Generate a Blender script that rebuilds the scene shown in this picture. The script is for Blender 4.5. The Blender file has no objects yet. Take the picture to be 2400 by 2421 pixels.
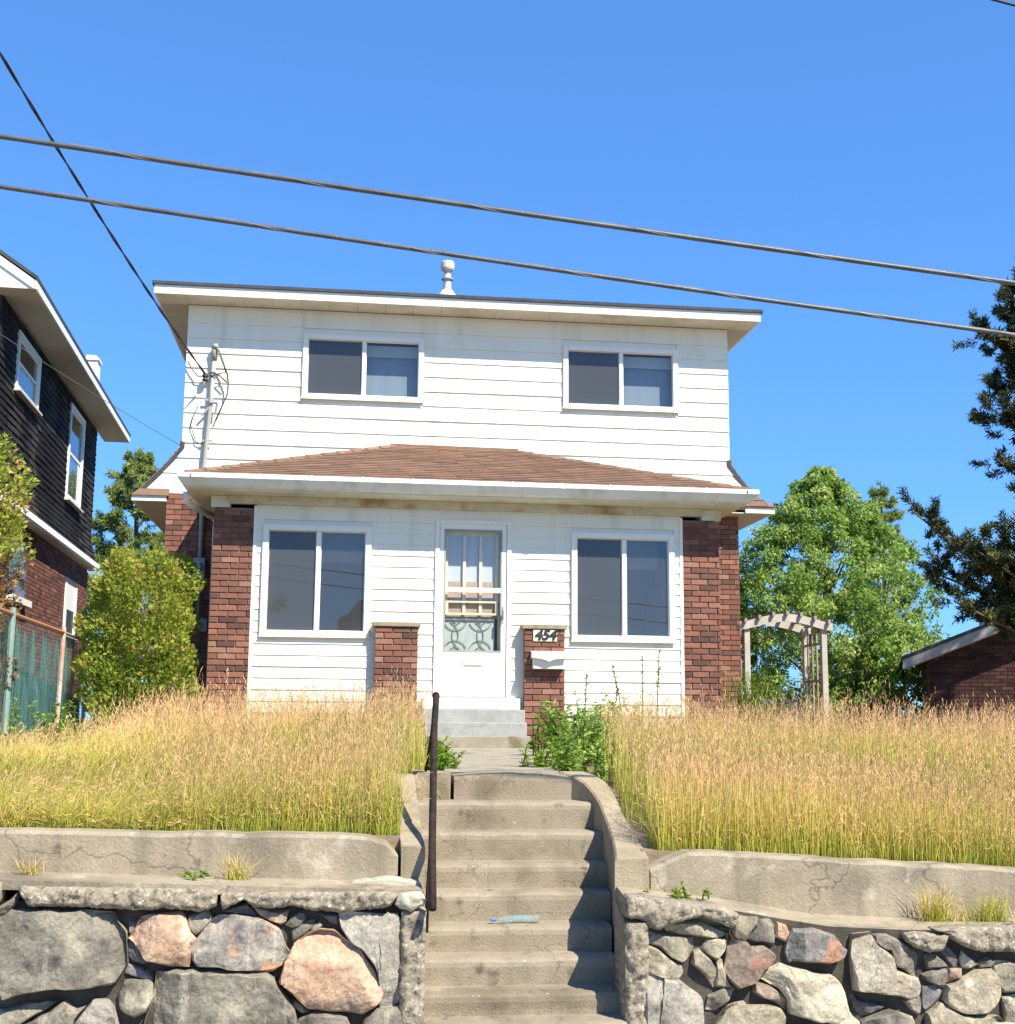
import bpy, bmesh, math, random
import numpy as np
from mathutils import Vector, Matrix, noise

# ------------------------------------------------------------------ camera, sky, sun
SC = bpy.context.scene
COL = SC.collection
def make_camera():
    pitch, roll, yaw = .1591, .0089, -.1227
    def ray(X, Y, d):
        c, s = math.cos(roll), math.sin(roll)
        a, up = X*c - Y*s, X*s + Y*c
        c, s = math.cos(pitch), math.sin(pitch)
        yy, z = d*c - up*s, d*s + up*c
        c, s = math.cos(yaw), math.sin(yaw)
        return Vector((a*c - yy*s, a*s + yy*c, z))
    r, u, f = ray(1, 0, 0), ray(0, 1, 0), ray(0, 0, 1)
    m = Matrix((r, u, -f)).transposed().to_4x4()
    m.translation = (-1.5689, -16.2335, 2.5449)
    cd = bpy.data.cameras.new('camera')
    cd.sensor_fit = 'HORIZONTAL'; cd.sensor_width = 36; cd.lens = 45.735
    cd.clip_start = .1; cd.clip_end = 3000
    co = bpy.data.objects.new('camera', cd); COL.objects.link(co); co.matrix_world = m
    SC.camera = co
make_camera()

SUN_AZ, SUN_EL = math.radians(35.8), math.radians(48.6)      # to the right of the facade's own normal
TO_SUN = Vector((math.sin(SUN_AZ)*math.cos(SUN_EL), -math.cos(SUN_AZ)*math.cos(SUN_EL), math.sin(SUN_EL)))
w = bpy.data.worlds.new('World'); SC.world = w; w.use_nodes = True
nt = w.node_tree
bg = nt.nodes['Background']
sky = nt.nodes.new('ShaderNodeTexSky')
sky.sky_type = 'NISHITA'; sky.sun_disc = False
sky.sun_elevation = SUN_EL
sky.sun_rotation = math.atan2(TO_SUN.x, TO_SUN.y)
sky.altitude = 200; sky.air_density = 1.0; sky.dust_density = .2; sky.ozone_density = 7.0
gm = nt.nodes.new('ShaderNodeGamma'); gm.inputs[1].default_value = .62; nt.links.new(sky.outputs[0], gm.inputs[0])
mu = nt.nodes.new('ShaderNodeMix'); mu.data_type = 'RGBA'; mu.blend_type = 'MULTIPLY'; mu.inputs[0].default_value = 1; mu.clamp_result = False
nt.links.new(gm.outputs[0], mu.inputs[6]); mu.inputs[7].default_value = (.585, 1.13, 1.84, 1)      # deep summer blue, the same everywhere
nt.links.new(mu.outputs[2], bg.inputs[0]); bg.inputs[1].default_value = .12
sl = bpy.data.lights.new('sun', 'SUN'); sl.energy = 5.0; sl.angle = math.radians(.5); sl.color = (1, .93, .80)
so = bpy.data.objects.new('sun', sl); COL.objects.link(so)
so.rotation_euler = (-TO_SUN).to_track_quat('-Z', 'Y').to_euler(); so.location = (8, -12, 20)
SC.view_settings.view_transform = 'Standard'; SC.view_settings.look = 'None'
SC.view_settings.gamma = 1; SC.view_settings.exposure = .95; SC.view_settings.use_curve_mapping = False

rnd = random.Random(7)
RNG = np.random.default_rng(11)

# ------------------------------------------------------------------ materials
def mat(name, c1, c2=None, scale=4, detail=6, rough=.8, bump=.2, bscale=60, spec=.3, spots=None,
        rand=None, metal=0, stretch=(1, 1, 1), grain=0, streak=None, crack=None):
    """procedural material: two colours mixed by noise on world position, optional spots, optional per-object / per-island tint"""
    m = bpy.data.materials.new(name); m.use_nodes = True
    n = m.node_tree.nodes; l = m.node_tree.links
    b = n['Principled BSDF']
    b.inputs['Roughness'].default_value = rough; b.inputs['Specular IOR Level'].default_value = spec
    b.inputs['Metallic'].default_value = metal
    g = n.new('ShaderNodeNewGeometry')
    mp = n.new('ShaderNodeMapping'); l.new(g.outputs['Position'], mp.inputs[0]); mp.inputs['Scale'].default_value = stretch
    nz = n.new('ShaderNodeTexNoise'); nz.inputs['Scale'].default_value = scale; nz.inputs['Detail'].default_value = detail
    nz.inputs['Roughness'].default_value = .65
    l.new(mp.outputs[0], nz.inputs['Vector'])
    rp = n.new('ShaderNodeValToRGB'); l.new(nz.outputs[0], rp.inputs[0])
    rp.color_ramp.elements[0].position = .32; rp.color_ramp.elements[1].position = .68
    rp.color_ramp.elements[0].color = (*c1, 1); rp.color_ramp.elements[1].color = (*(c2 or c1), 1)
    cur = rp.outputs[0]
    def mix(a, bcol, fac, mode='MIX'):
        x = n.new('ShaderNodeMix'); x.data_type = 'RGBA'; x.blend_type = mode
        if hasattr(fac, 'is_linked') or not isinstance(fac, (int, float)): l.new(fac, x.inputs[0])
        else: x.inputs[0].default_value = fac
        l.new(a, x.inputs[6])
        if isinstance(bcol, tuple): x.inputs[7].default_value = (*bcol, 1)
        else: l.new(bcol, x.inputs[7])
        return x.outputs[2]
    for (sc_, sscale, lo, hi) in (spots or []):
        q = n.new('ShaderNodeTexNoise'); q.inputs['Scale'].default_value = sscale; q.inputs['Detail'].default_value = 5
        l.new(g.outputs['Position'], q.inputs['Vector'])
        r = n.new('ShaderNodeMapRange'); r.inputs[1].default_value = lo; r.inputs[2].default_value = hi
        l.new(q.outputs[0], r.inputs[0])
        cur = mix(cur, sc_, r.outputs[0])
    if streak:
        sc_, sx, lo, hi = streak
        mp2 = n.new('ShaderNodeMapping'); mp2.inputs['Scale'].default_value = (sx, sx, sx*.06); l.new(g.outputs['Position'], mp2.inputs[0])
        q = n.new('ShaderNodeTexNoise'); q.inputs['Scale'].default_value = 1; q.inputs['Detail'].default_value = 4
        l.new(mp2.outputs[0], q.inputs['Vector'])
        r = n.new('ShaderNodeMapRange'); r.inputs[1].default_value = lo; r.inputs[2].default_value = hi
        l.new(q.outputs[0], r.inputs[0]); cur = mix(cur, sc_, r.outputs[0])
    if crack:                                                   # thin wandering cracks
        q = n.new('ShaderNodeTexNoise'); q.inputs['Scale'].default_value = 4; q.inputs['Detail'].default_value = 6; l.new(g.outputs['Position'], q.inputs['Vector'])
        va = n.new('ShaderNodeVectorMath'); va.operation = 'MULTIPLY_ADD'; va.inputs[1].default_value = (.5, .5, .5); l.new(q.outputs['Color'], va.inputs[0]); l.new(g.outputs['Position'], va.inputs[2])
        vo = n.new('ShaderNodeTexVoronoi'); vo.feature = 'DISTANCE_TO_EDGE'; vo.inputs['Scale'].default_value = crack[0]; l.new(va.outputs[0], vo.inputs['Vector'])
        r = n.new('ShaderNodeMapRange'); r.inputs[1].default_value = 0; r.inputs[2].default_value = crack[1]; r.inputs[3].default_value = crack[2]; r.inputs[4].default_value = 0
        l.new(vo.outputs['Distance'], r.inputs[0]); cur = mix(cur, (.05, .042, .03), r.outputs[0])
    if rand:
        kind, stops = rand
        if kind == 'object': rv = n.new('ShaderNodeObjectInfo').outputs['Random']
        else: rv = g.outputs['Random Per Island']
        rr = n.new('ShaderNodeValToRGB'); l.new(rv, rr.inputs[0]); rr.color_ramp.interpolation = 'LINEAR'
        while len(rr.color_ramp.elements) < len(stops): rr.color_ramp.elements.new(.5)
        for e, (p, c) in zip(rr.color_ramp.elements, stops): e.position = p; e.color = (*c, 1)
        cur = mix(cur, rr.outputs[0], 1.0, 'MULTIPLY')
    if grain:
        q = n.new('ShaderNodeTexNoise'); q.inputs['Scale'].default_value = bscale*1.7; q.inputs['Detail'].default_value = 3
        l.new(g.outputs['Position'], q.inputs['Vector'])
        r = n.new('ShaderNodeMapRange'); r.inputs[1].default_value = .3; r.inputs[2].default_value = .7
        r.inputs[3].default_value = 1-grain; r.inputs[4].default_value = 1+grain
        l.new(q.outputs[0], r.inputs[0])
        cur = mix(cur, r.outputs[0], 1.0, 'MULTIPLY')
    l.new(cur, b.inputs['Base Color'])
    if bump:
        q = n.new('ShaderNodeTexNoise'); q.inputs['Scale'].default_value = bscale; q.inputs['Detail'].default_value = 7
        l.new(g.outputs['Position'], q.inputs['Vector'])
        bp = n.new('ShaderNodeBump'); bp.inputs['Strength'].default_value = bump; bp.inputs['Distance'].default_value = .01
        l.new(q.outputs[0], bp.inputs['Height']); l.new(bp.outputs[0], b.inputs['Normal'])
    return m

def leaf_mat(name, stops, hstops=None, trans=.35, rough=.55):
    """leaf colours from the point attribute v (0..1); with hstops the attribute h (height along a blade) picks the colour and v varies it"""
    m = bpy.data.materials.new(name); m.use_nodes = True
    n = m.node_tree.nodes; l = m.node_tree.links
    b = n['Principled BSDF']; b.inputs['Roughness'].default_value = rough; b.inputs['Specular IOR Level'].default_value = .25
    at = n.new('ShaderNodeAttribute'); at.attribute_name = 'v'
    def ramp(src, st):
        r = n.new('ShaderNodeValToRGB'); l.new(src, r.inputs[0])
        while len(r.color_ramp.elements) < len(st): r.color_ramp.elements.new(.5)
        for e, (p, c) in zip(r.color_ramp.elements, st): e.position = p; e.color = (*c, 1)
        return r.outputs[0]
    cur = ramp(at.outputs['Fac'], stops)
    if hstops:
        ah = n.new('ShaderNodeAttribute'); ah.attribute_name = 'h'
        c2 = ramp(ah.outputs['Fac'], hstops)
        x = n.new('ShaderNodeMix'); x.data_type = 'RGBA'; x.blend_type = 'MULTIPLY'; x.inputs[0].default_value = 1
        l.new(cur, x.inputs[6]); l.new(c2, x.inputs[7]); cur = x.outputs[2]
    l.new(cur, b.inputs['Base Color'])
    t = n.new('ShaderNodeBsdfTranslucent'); l.new(cur, t.inputs[0])
    mx = n.new('ShaderNodeMixShader'); mx.inputs[0].default_value = trans
    l.new(b.outputs[0], mx.inputs[1]); l.new(t.outputs[0], mx.inputs[2])
    l.new(mx.outputs[0], n['Material Output'].inputs[0])
    return m

def glass_mat(name, tint=(.75, .8, .82), refl=.12, film=None):
    m = bpy.data.materials.new(name); m.use_nodes = True
    n = m.node_tree.nodes; l = m.node_tree.links; n.remove(n['Principled BSDF'])
    tr = n.new('ShaderNodeBsdfTransparent'); tr.inputs[0].default_value = (*tint, 1)
    gl = n.new('ShaderNodeBsdfGlossy'); gl.inputs['Roughness'].default_value = .01
    lw_ = n.new('ShaderNodeLayerWeight'); lw_.inputs[0].default_value = .5
    pw = n.new('ShaderNodeMath'); pw.operation = 'POWER'; pw.inputs[1].default_value = 5; l.new(lw_.outputs['Facing'], pw.inputs[0])
    ad = n.new('ShaderNodeMath'); ad.operation = 'ADD'; ad.inputs[1].default_value = refl+.04; ad.use_clamp = True; l.new(pw.outputs[0], ad.inputs[0])
    q = n.new('ShaderNodeTexNoise'); q.inputs['Scale'].default_value = 1.3
    bp = n.new('ShaderNodeBump'); bp.inputs['Strength'].default_value = .03; bp.inputs['Distance'].default_value = .02
    l.new(q.outputs[0], bp.inputs['Height']); l.new(bp.outputs[0], gl.inputs['Normal'])
    base = tr.outputs[0]
    if film:
        df = n.new('ShaderNodeBsdfDiffuse'); df.inputs[0].default_value = (*film[0], 1)
        m0 = n.new('ShaderNodeMixShader'); m0.inputs[0].default_value = film[1]
        l.new(tr.outputs[0], m0.inputs[1]); l.new(df.outputs[0], m0.inputs[2]); base = m0.outputs[0]
    mx = n.new('ShaderNodeMixShader'); l.new(ad.outputs[0], mx.inputs[0]); l.new(base, mx.inputs[1]); l.new(gl.outputs[0], mx.inputs[2])
    l.new(mx.outputs[0], n['Material Output'].inputs[0])
    return m

M = {}
M['siding'] = mat('white_siding', (.785, .76, .62), (.835, .815, .69), scale=1.3, rough=.45, bump=.12, bscale=14, streak=((.62, .59, .47), 3.5, .54, .8))
M['white'] = mat('white_paint', (.81, .79, .68), (.86, .84, .74), scale=3, rough=.4, bump=.04, bscale=30)
M['trim'] = mat('white_trim', (.80, .78, .67), (.84, .82, .72), scale=2, rough=.35, bump=.03, bscale=30)
M['soffit'] = mat('dirty_soffit', (.62, .60, .50), (.74, .72, .62), scale=2.2, rough=.6, bump=.1, bscale=30, spots=[((.46, .42, .27), 1.7, .54, .74)])
M['beam'] = mat('stained_beam', (.50, .44, .30), (.66, .60, .46), scale=2.5, rough=.7, bump=.15, stretch=(1, 1, 3), spots=[((.36, .24, .11), 2.6, .50, .66)])
M['gutter'] = mat('gutter_metal', (.70, .71, .66), (.80, .81, .77), scale=2.0, rough=.4, bump=.05, streak=((.56, .56, .44), 5, .52, .78))
brick_stops = [(0, (.40, .48, .52)), (.10, (.62, .68, .70)), (.22, (.85, .83, .8)), (.45, (.97, .95, .95)), (.7, (1.18, 1.12, 1.05)), (.88, (1.38, 1.30, 1.2)), (1, (1.45, 1.75, 1.75))]
M['brick'] = mat('red_brick', (.170, .077, .054), (.228, .104, .073), scale=9, rough=.9, bump=.5, bscale=90, grain=.15, rand=('object', brick_stops), spots=[((.12, .085, .055), 3, .6, .75)])
M['brick_i'] = mat('red_brick_field', (.170, .077, .054), (.228, .104, .073), scale=9, rough=.9, bump=.5, bscale=90, grain=.15, rand=('island', brick_stops), spots=[((.12, .085, .055), 3, .6, .75)])
M['brick_n'] = mat('brown_brick_field', (.13, .055, .04), (.19, .08, .055), scale=9, rough=.9, bump=.4, bscale=90, rand=('island', brick_stops))
M['brick_dk'] = mat('shaded_dark_brick_field', (.048, .023, .018), (.075, .034, .027), scale=9, rough=.9, bump=.4, bscale=90, rand=('island', brick_stops))  # dark brown brick darkened further, the pine's shade put into its colour
M['mortar'] = mat('mortar', (.16, .11, .085), (.22, .16, .125), scale=12, rough=.95, bump=.4, bscale=120)
M['shingle'] = mat('brown_shingle', (.168, .099, .065), (.222, .132, .088), scale=6, rough=.95, bump=.6, bscale=150, grain=.25, rand=('island', [(0, (.78, .78, .8)), (.5, (1, 1, 1)), (1, (1.2, 1.15, 1.1))]))
M['roof_dark'] = mat('dark_roofing', (.05, .05, .055), (.08, .08, .085), scale=5, rough=.95, bump=.5, bscale=120, grain=.2)
M['concrete'] = mat('weathered_concrete', (.25, .205, .14), (.345, .29, .205), scale=3.2, detail=9, rough=.92, bump=.55, bscale=55, grain=.16,
                    spots=[((.165, .14, .10), 2.1, .56, .72), ((.42, .37, .28), 6, .62, .72)], streak=((.17, .145, .10), 5, .50, .76), crack=(.9, .009, .55))
M['step'] = mat('step_concrete', (.235, .195, .135), (.305, .26, .19), scale=3.0, detail=9, rough=.95, bump=.45, bscale=90, grain=.17,
                spots=[((.16, .13, .085), 2.5, .52, .72), ((.40, .34, .25), 40, .66, .72), ((.12, .10, .07), 9, .60, .74)], crack=(1.3, .006, .5))
M['cheek'] = mat('cheek_concrete', (.255, .205, .13), (.335, .28, .19), scale=4, detail=9, rough=.95, bump=.5, bscale=80, grain=.18, streak=((.17, .14, .09), 6, .52, .75))
M['rubble'] = mat('rubble_concrete', (.20, .17, .12), (.31, .265, .195), scale=14, detail=8, rough=.95, bump=1.0, bscale=38, grain=.3,
                  spots=[((.12, .10, .075), 22, .56, .66), ((.52, .47, .39), 30, .62, .70)])
M['greycon'] = mat('grey_concrete', (.27, .275, .255), (.36, .36, .325), scale=4, detail=8, rough=.9, bump=.5, bscale=60, grain=.15, spots=[((.21, .22, .21), 3, .55, .7)])
M['walk'] = mat('walk_concrete', (.25, .22, .16), (.34, .30, .23), scale=5, detail=8, rough=.95, bump=.5, bscale=60, grain=.22, spots=[((.17, .145, .09), 4, .55, .68)])
def stone_mat(n, a, b, sp): return mat(n, tuple(v*.74 for v in a), tuple(v*1.14 for v in b), scale=5.5, detail=13, rough=.9, bump=.9, bscale=34, grain=.22, stretch=(1, 1, 1.7), crack=(3.6, .014, .6), streak=(tuple(v*1.45 for v in b), 13, .60, .74), spots=sp, rand=('object', [(0, (.82, .82, .84)), (1, (1.15, 1.13, 1.1))]))
M['sg'] = stone_mat('grey_stone', (.145, .13, .10), (.255, .23, .175), [((.34, .305, .22), 5, .55, .7), ((.10, .092, .082), 8, .58, .7), ((.25, .235, .15), 3, .6, .75)])
M['sd'] = stone_mat('dark_stone', (.115, .105, .105), (.19, .175, .17), [((.08, .075, .08), 8, .55, .7)])
M['sp'] = stone_mat('peach_stone', (.46, .285, .175), (.56, .385, .255), [((.52, .25, .15), 9, .58, .72), ((.36, .28, .21), 5, .6, .75)])
M['so'] = stone_mat('mottled_stone', (.20, .185, .165), (.30, .27, .22), [((.40, .22, .135), 4.2, .53, .60), ((.13, .12, .11), 12, .58, .7)])
M['sb'] = stone_mat('brown_stone', (.235, .175, .13), (.33, .255, .185), [((.33, .15, .10), 6, .58, .7)])
M['st'] = stone_mat('tan_stone', (.235, .20, .14), (.335, .29, .205), [((.20, .19, .16), 7, .55, .7)])
M['sw'] = stone_mat('pale_stone', (.335, .295, .21), (.43, .38, .285), [((.45, .35, .25), 4, .55, .7), ((.30, .28, .24), 9, .6, .72)])
M['sm'] = stone_mat('mortar_covered_stone', (.29, .265, .21), (.38, .345, .275), [((.47, .30, .16), 3.1, .66, .72)])
M['joint'] = mat('dark_joint', (.035, .03, .024), (.10, .086, .066), scale=6, rough=.98, bump=.8, bscale=50)
M['rust'] = mat('rusty_black_pipe', (.013, .010, .008), (.045, .030, .022), scale=16, rough=.75, bump=.4, bscale=120, spec=.12)
M['pipe'] = mat('cream_metal', (.50, .48, .40), (.60, .58, .50), scale=8, rough=.5, bump=.1)
M['rustpipe'] = mat('rusty_pipe', (.33, .13, .06), (.45, .22, .12), scale=9, rough=.8, bump=.3)
M['oldpaint'] = mat('old_pale_paint', (.55, .50, .42), (.42, .22, .13), scale=5, rough=.7, bump=.2)
M['greenpipe'] = mat('faded_green_pipe', (.16, .26, .22), (.24, .33, .28), scale=9, rough=.6)
M['galv'] = mat('galvanised_pipe', (.28, .285, .25), (.38, .38, .34), scale=8, rough=.5, bump=.1)
M['galvdk'] = mat('dull_grey_metal', (.27, .27, .26), (.36, .36, .35), scale=8, rough=.5, bump=.1)
M['cable'] = mat('grey_cable', (.055, .055, .055), (.11, .11, .105), scale=6, rough=.45, spec=.5)
M['black'] = mat('black_rubber', (.02, .02, .025), (.035, .035, .04), scale=6, rough=.5)
M['bluewire'] = mat('dark_wire', (.02, .022, .03), (.03, .035, .05), scale=6, rough=.5)
M['darksiding'] = mat('black_siding', (.014, .013, .012), (.028, .026, .024), scale=9, rough=.8, bump=.5, bscale=70, spec=.08, rand=('island', [(0, (.55, .55, .58)), (.6, (1, 1, 1)), (.9, (1.7, 1.7, 1.65)), (1, (2.6, 2.6, 2.5))]), stretch=(1, .5, 3))
M['beige'] = mat('beige_soffit', (.52, .48, .40), (.60, .56, .48), scale=1.5, rough=.6, bump=.05)
M['room'] = mat('dim_room', (.36, .345, .33), (.46, .44, .41), scale=1.2, rough=.9, bump=0)
M['curtain'] = mat('pale_curtain', (.60, .64, .66), (.68, .72, .74), scale=2, rough=.9, bump=0, stretch=(18, 1, .3))
M['blind'] = mat('pale_blind', (.62, .64, .64), (.70, .72, .72), scale=2, rough=.7, bump=0)
M['cream'] = mat('cream_paint', (.72, .66, .44), (.80, .74, .54), scale=3, rough=.5, bump=.05)
M['lace'] = mat('sage_panel', (.42, .46, .41), (.52, .55, .50), scale=18, rough=.8, bump=.1)
M['iron'] = mat('scroll_iron', (.17, .20, .18), (.24, .27, .25), scale=10, rough=.5)
M['timber'] = mat('weathered_timber', (.35, .325, .275), (.46, .43, .365), scale=5, rough=.85, bump=.3, stretch=(1, 1, 1), grain=.12)
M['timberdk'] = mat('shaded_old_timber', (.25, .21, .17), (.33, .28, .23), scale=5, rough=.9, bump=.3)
M['fencegrey'] = mat('blue_grey_board', (.15, .17, .20), (.22, .24, .27), scale=4, rough=.8, bump=.2)
M['bark'] = mat('bark', (.09, .065, .045), (.16, .12, .085), scale=9, rough=.95, bump=.8, bscale=30, stretch=(1, 1, .25))
M['soil'] = mat('dry_soil', (.17, .125, .08), (.27, .21, .14), scale=3, rough=1, bump=.6, bscale=30)
M['verge'] = mat('dry_verge', (.26, .23, .12), (.36, .30, .17), scale=2, rough=1, bump=.5, bscale=30)
M['asphalt'] = mat('worn_asphalt', (.115, .11, .10), (.155, .148, .135), scale=4, rough=.9, bump=.5, bscale=150)
M['pavement'] = mat('pavement_concrete', (.34, .32, .28), (.42, .40, .35), scale=3, rough=.95, bump=.4, bscale=80)
M['lacecurtain'] = mat('blue_grey_curtain', (.30, .34, .385), (.36, .40, .445), scale=2, rough=.9, bump=0, stretch=(3, 1, .4))
M['doorcurtain'] = mat('pale_door_curtain', (.50, .53, .56), (.60, .62, .64), scale=2, rough=.9, bump=0, stretch=(10, 1, .4))
M['tanpanel'] = mat('tan_panel', (.40, .29, .22), (.52, .40, .32), scale=6, rough=.8, bump=0)
M['teal'] = mat('teal_netting', (.08, .25, .23), (.17, .38, .34), scale=5, rough=.7, bump=.2, stretch=(3, 3, .4))
M['wire'] = mat('green_wire', (.14, .24, .21), (.20, .30, .26), scale=6, rough=.5)
M['plastic'] = glass_mat('clear_plastic', (.86, .95, .93), .08, ((.6, .66, .62), .18))
M['bluecap'] = mat('blue_plastic', (.08, .18, .55), (.10, .2, .6), rough=.4, bump=0)
M['patch'] = mat('white_patch', (.36, .33, .255), (.47, .44, .35), scale=8, rough=.9, bump=.6, bscale=40)
M['glass'] = glass_mat('window_glass', (.76, .79, .80), .075, ((.34, .33, .32), .10))
M['glass_up'] = glass_mat('upper_window_glass', (.72, .77, .79), .05)
M['glass_door'] = glass_mat('storm_door_glass', (.90, .92, .92), .03)
M['screen'] = glass_mat('insect_screen', (.36, .37, .38), .01, ((.12, .125, .13), .5))
M['ochre'] = mat('tan_house_paint', (.50, .42, .34), (.56, .48, .4), scale=2, rough=.7)

M['grass'] = leaf_mat('grass_blades', [(0, (.50, .74, .42)), (.25, (.82, .92, .75)), (.5, (1, 1, 1)), (.75, (1.15, 1.08, 1.05)), (1, (1.4, 1.28, 1.25))],
                      [(0, (.33, .34, .055)), (.30, (.50, .47, .085)), (.62, (.66, .52, .18)), (.86, (.71, .48, .225)), (1, (.71, .445, .235))], trans=.3, rough=.6)
M['weed'] = leaf_mat('weed_leaves', [(0, (.12, .21, .028)), (.5, (.26, .39, .07)), (1, (.44, .54, .16))])
M['weedlime'] = leaf_mat('lime_leaves', [(0, (.10, .19, .012)), (.5, (.18, .31, .02)), (1, (.29, .40, .05))])
M['cedar'] = leaf_mat('cedar_sprays', [(0, (.07, .13, .016)), (.3, (.22, .33, .035)), (.6, (.40, .48, .065)), (.84, (.56, .50, .12)), (1, (.58, .32, .12))], trans=.45)
M['cedardry'] = leaf_mat('dry_cedar_sprays', [(0, (.05, .04, .02)), (.35, (.20, .12, .05)), (.7, (.33, .2, .09)), (1, (.22, .22, .05))], trans=.2)
M['leaf'] = leaf_mat('broad_leaves', [(0, (.09, .18, .03)), (.4, (.24, .38, .07)), (.75, (.40, .52, .13)), (1, (.56, .62, .24))], trans=.5)
M['pine'] = leaf_mat('pine_needles', [(0, (.012, .022, .008)), (.45, (.032, .048, .014)), (.8, (.10, .115, .03)), (1, (.21, .19, .055))], trans=.12)  # pale end of the ramp puts sunlit tips into the needle colour
M['spruce'] = leaf_mat('olive_needles', [(0, (.12, .20, .055)), (.5, (.28, .36, .10)), (1, (.46, .48, .18))], trans=.45)

# ------------------------------------------------------------------ mesh helpers
class MB:
    def __init__(s): s.v = []; s.f = []
    def add(s, vs, fs):
        o = len(s.v); s.v += [tuple(p) for p in vs]; s.f += [tuple(i+o for i in f) for f in fs]; return s
    def box(s, x0, x1, y0, y1, z0, z1):
        return s.add([(x0, y0, z0), (x1, y0, z0), (x1, y1, z0), (x0, y1, z0), (x0, y0, z1), (x1, y0, z1), (x1, y1, z1), (x0, y1, z1)],
                     [(0, 3, 2, 1), (4, 5, 6, 7), (0, 1, 5, 4), (1, 2, 6, 5), (2, 3, 7, 6), (3, 0, 4, 7)])
    def hexa(s, a, b):                      # two quads (each counter-clockwise seen from outside a) bridged
        return s.add(list(a)+list(b), [(0, 1, 2, 3), (7, 6, 5, 4), (0, 4, 5, 1), (1, 5, 6, 2), (2, 6, 7, 3), (3, 7, 4, 0)])
    def prism(s, poly, fn0, fn1):           # polygon swept between two mappings of its 2-d points
        n = len(poly)
        return s.add([fn0(p) for p in poly]+[fn1(p) for p in poly],
                     [tuple(range(n)), tuple(range(2*n-1, n-1, -1))]+[(i, n+i, n+(i+1) % n, (i+1) % n) for i in range(n)])
    def tube(s, pts, r, n=8, cap=True):
        pts = [Vector(p) for p in pts]; rs = r if isinstance(r, (list, tuple)) else [r]*len(pts)
        o = len(s.v); up = Vector((0, 0, 1))
        for i, p in enumerate(pts):
            t = (pts[min(i+1, len(pts)-1)]-pts[max(i-1, 0)]).normalized()
            a = t.cross(up if abs(t.z) < .95 else Vector((0, 1, 0))).normalized(); b = a.cross(t)
            for k in range(n):
                q = 2*math.pi*k/n; s.v.append(tuple(p+(a*math.cos(q)+b*math.sin(q))*rs[i]))
        for i in range(len(pts)-1):
            for k in range(n):
                s.f.append((o+i*n+k, o+i*n+(k+1) % n, o+(i+1)*n+(k+1) % n, o+(i+1)*n+k))
        if cap:
            s.f.append(tuple(o+k for k in range(n-1, -1, -1))); s.f.append(tuple(o+(len(pts)-1)*n+k for k in range(n)))
        return s
    def lathe(s, cx, cy, prof, n=16):
        o = len(s.v)
        for r, z in prof:
            for k in range(n): s.v.append((cx+r*math.cos(2*math.pi*k/n), cy+r*math.sin(2*math.pi*k/n), z))
        for i in range(len(prof)-1):
            for k in range(n): s.f.append((o+i*n+k, o+i*n+(k+1) % n, o+(i+1)*n+(k+1) % n, o+(i+1)*n+k))
        s.f.append(tuple(o+k for k in range(n-1, -1, -1))); s.f.append(tuple(o+(len(prof)-1)*n+k for k in range(n)))
        return s

ORG = {}
def org(o): return ORG.get(o.name, Vector((0, 0, 0))) if o else Vector((0, 0, 0))
def props(o, label=None, cat=None, group=None, kind=None):
    if label: o['label'] = label
    if cat: o['category'] = cat
    if group: o['group'] = group
    if kind: o['kind'] = kind
    return o
def thing(name, label, cat, loc=(0, 0, 0), group=None, rotz=0, local=False):
    o = bpy.data.objects.new(name, None); COL.objects.link(o); o.location = loc; o.rotation_euler = (0, 0, rotz)
    o.empty_display_size = .2
    ORG[o.name] = Vector((0, 0, 0)) if local else Vector(loc)
    return props(o, label, cat, group)
def link(name, me, m, parent=None, kind=None, label=None, loc=(0, 0, 0)):
    o = bpy.data.objects.new(name, me); COL.objects.link(o)
    if m and not me.materials: me.materials.append(m)
    if parent: o.parent = parent; ORG[o.name] = org(parent)
    o.location = loc
    return props(o, label, None, None, kind)
def add(name, mb, m, parent=None, kind=None, label=None, smooth=False, bevel=0, recalc=True, sharp=None):
    off = org(parent)
    me = bpy.data.meshes.new(name)
    me.from_pydata([(x-off.x, y-off.y, z-off.z) for x, y, z in mb.v], [], mb.f)
    if recalc or bevel:
        bm = bmesh.new(); bm.from_mesh(me)
        bmesh.ops.recalc_face_normals(bm, faces=bm.faces)
        if bevel:
            es = [e for e in bm.edges if len(e.link_faces) == 2 and e.calc_face_angle(0) > .5]
            bmesh.ops.bevel(bm, geom=es, offset=bevel, segments=2, affect='EDGES', profile=.6, clamp_overlap=True)
        bm.to_mesh(me); bm.free()
    if smooth:
        me.polygons.foreach_set('use_smooth', [True]*len(me.polygons))
    if sharp: me.set_sharp_from_angle(angle=math.radians(sharp))
    me.update()
    return link(name, me, m, parent, kind, label)
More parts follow.
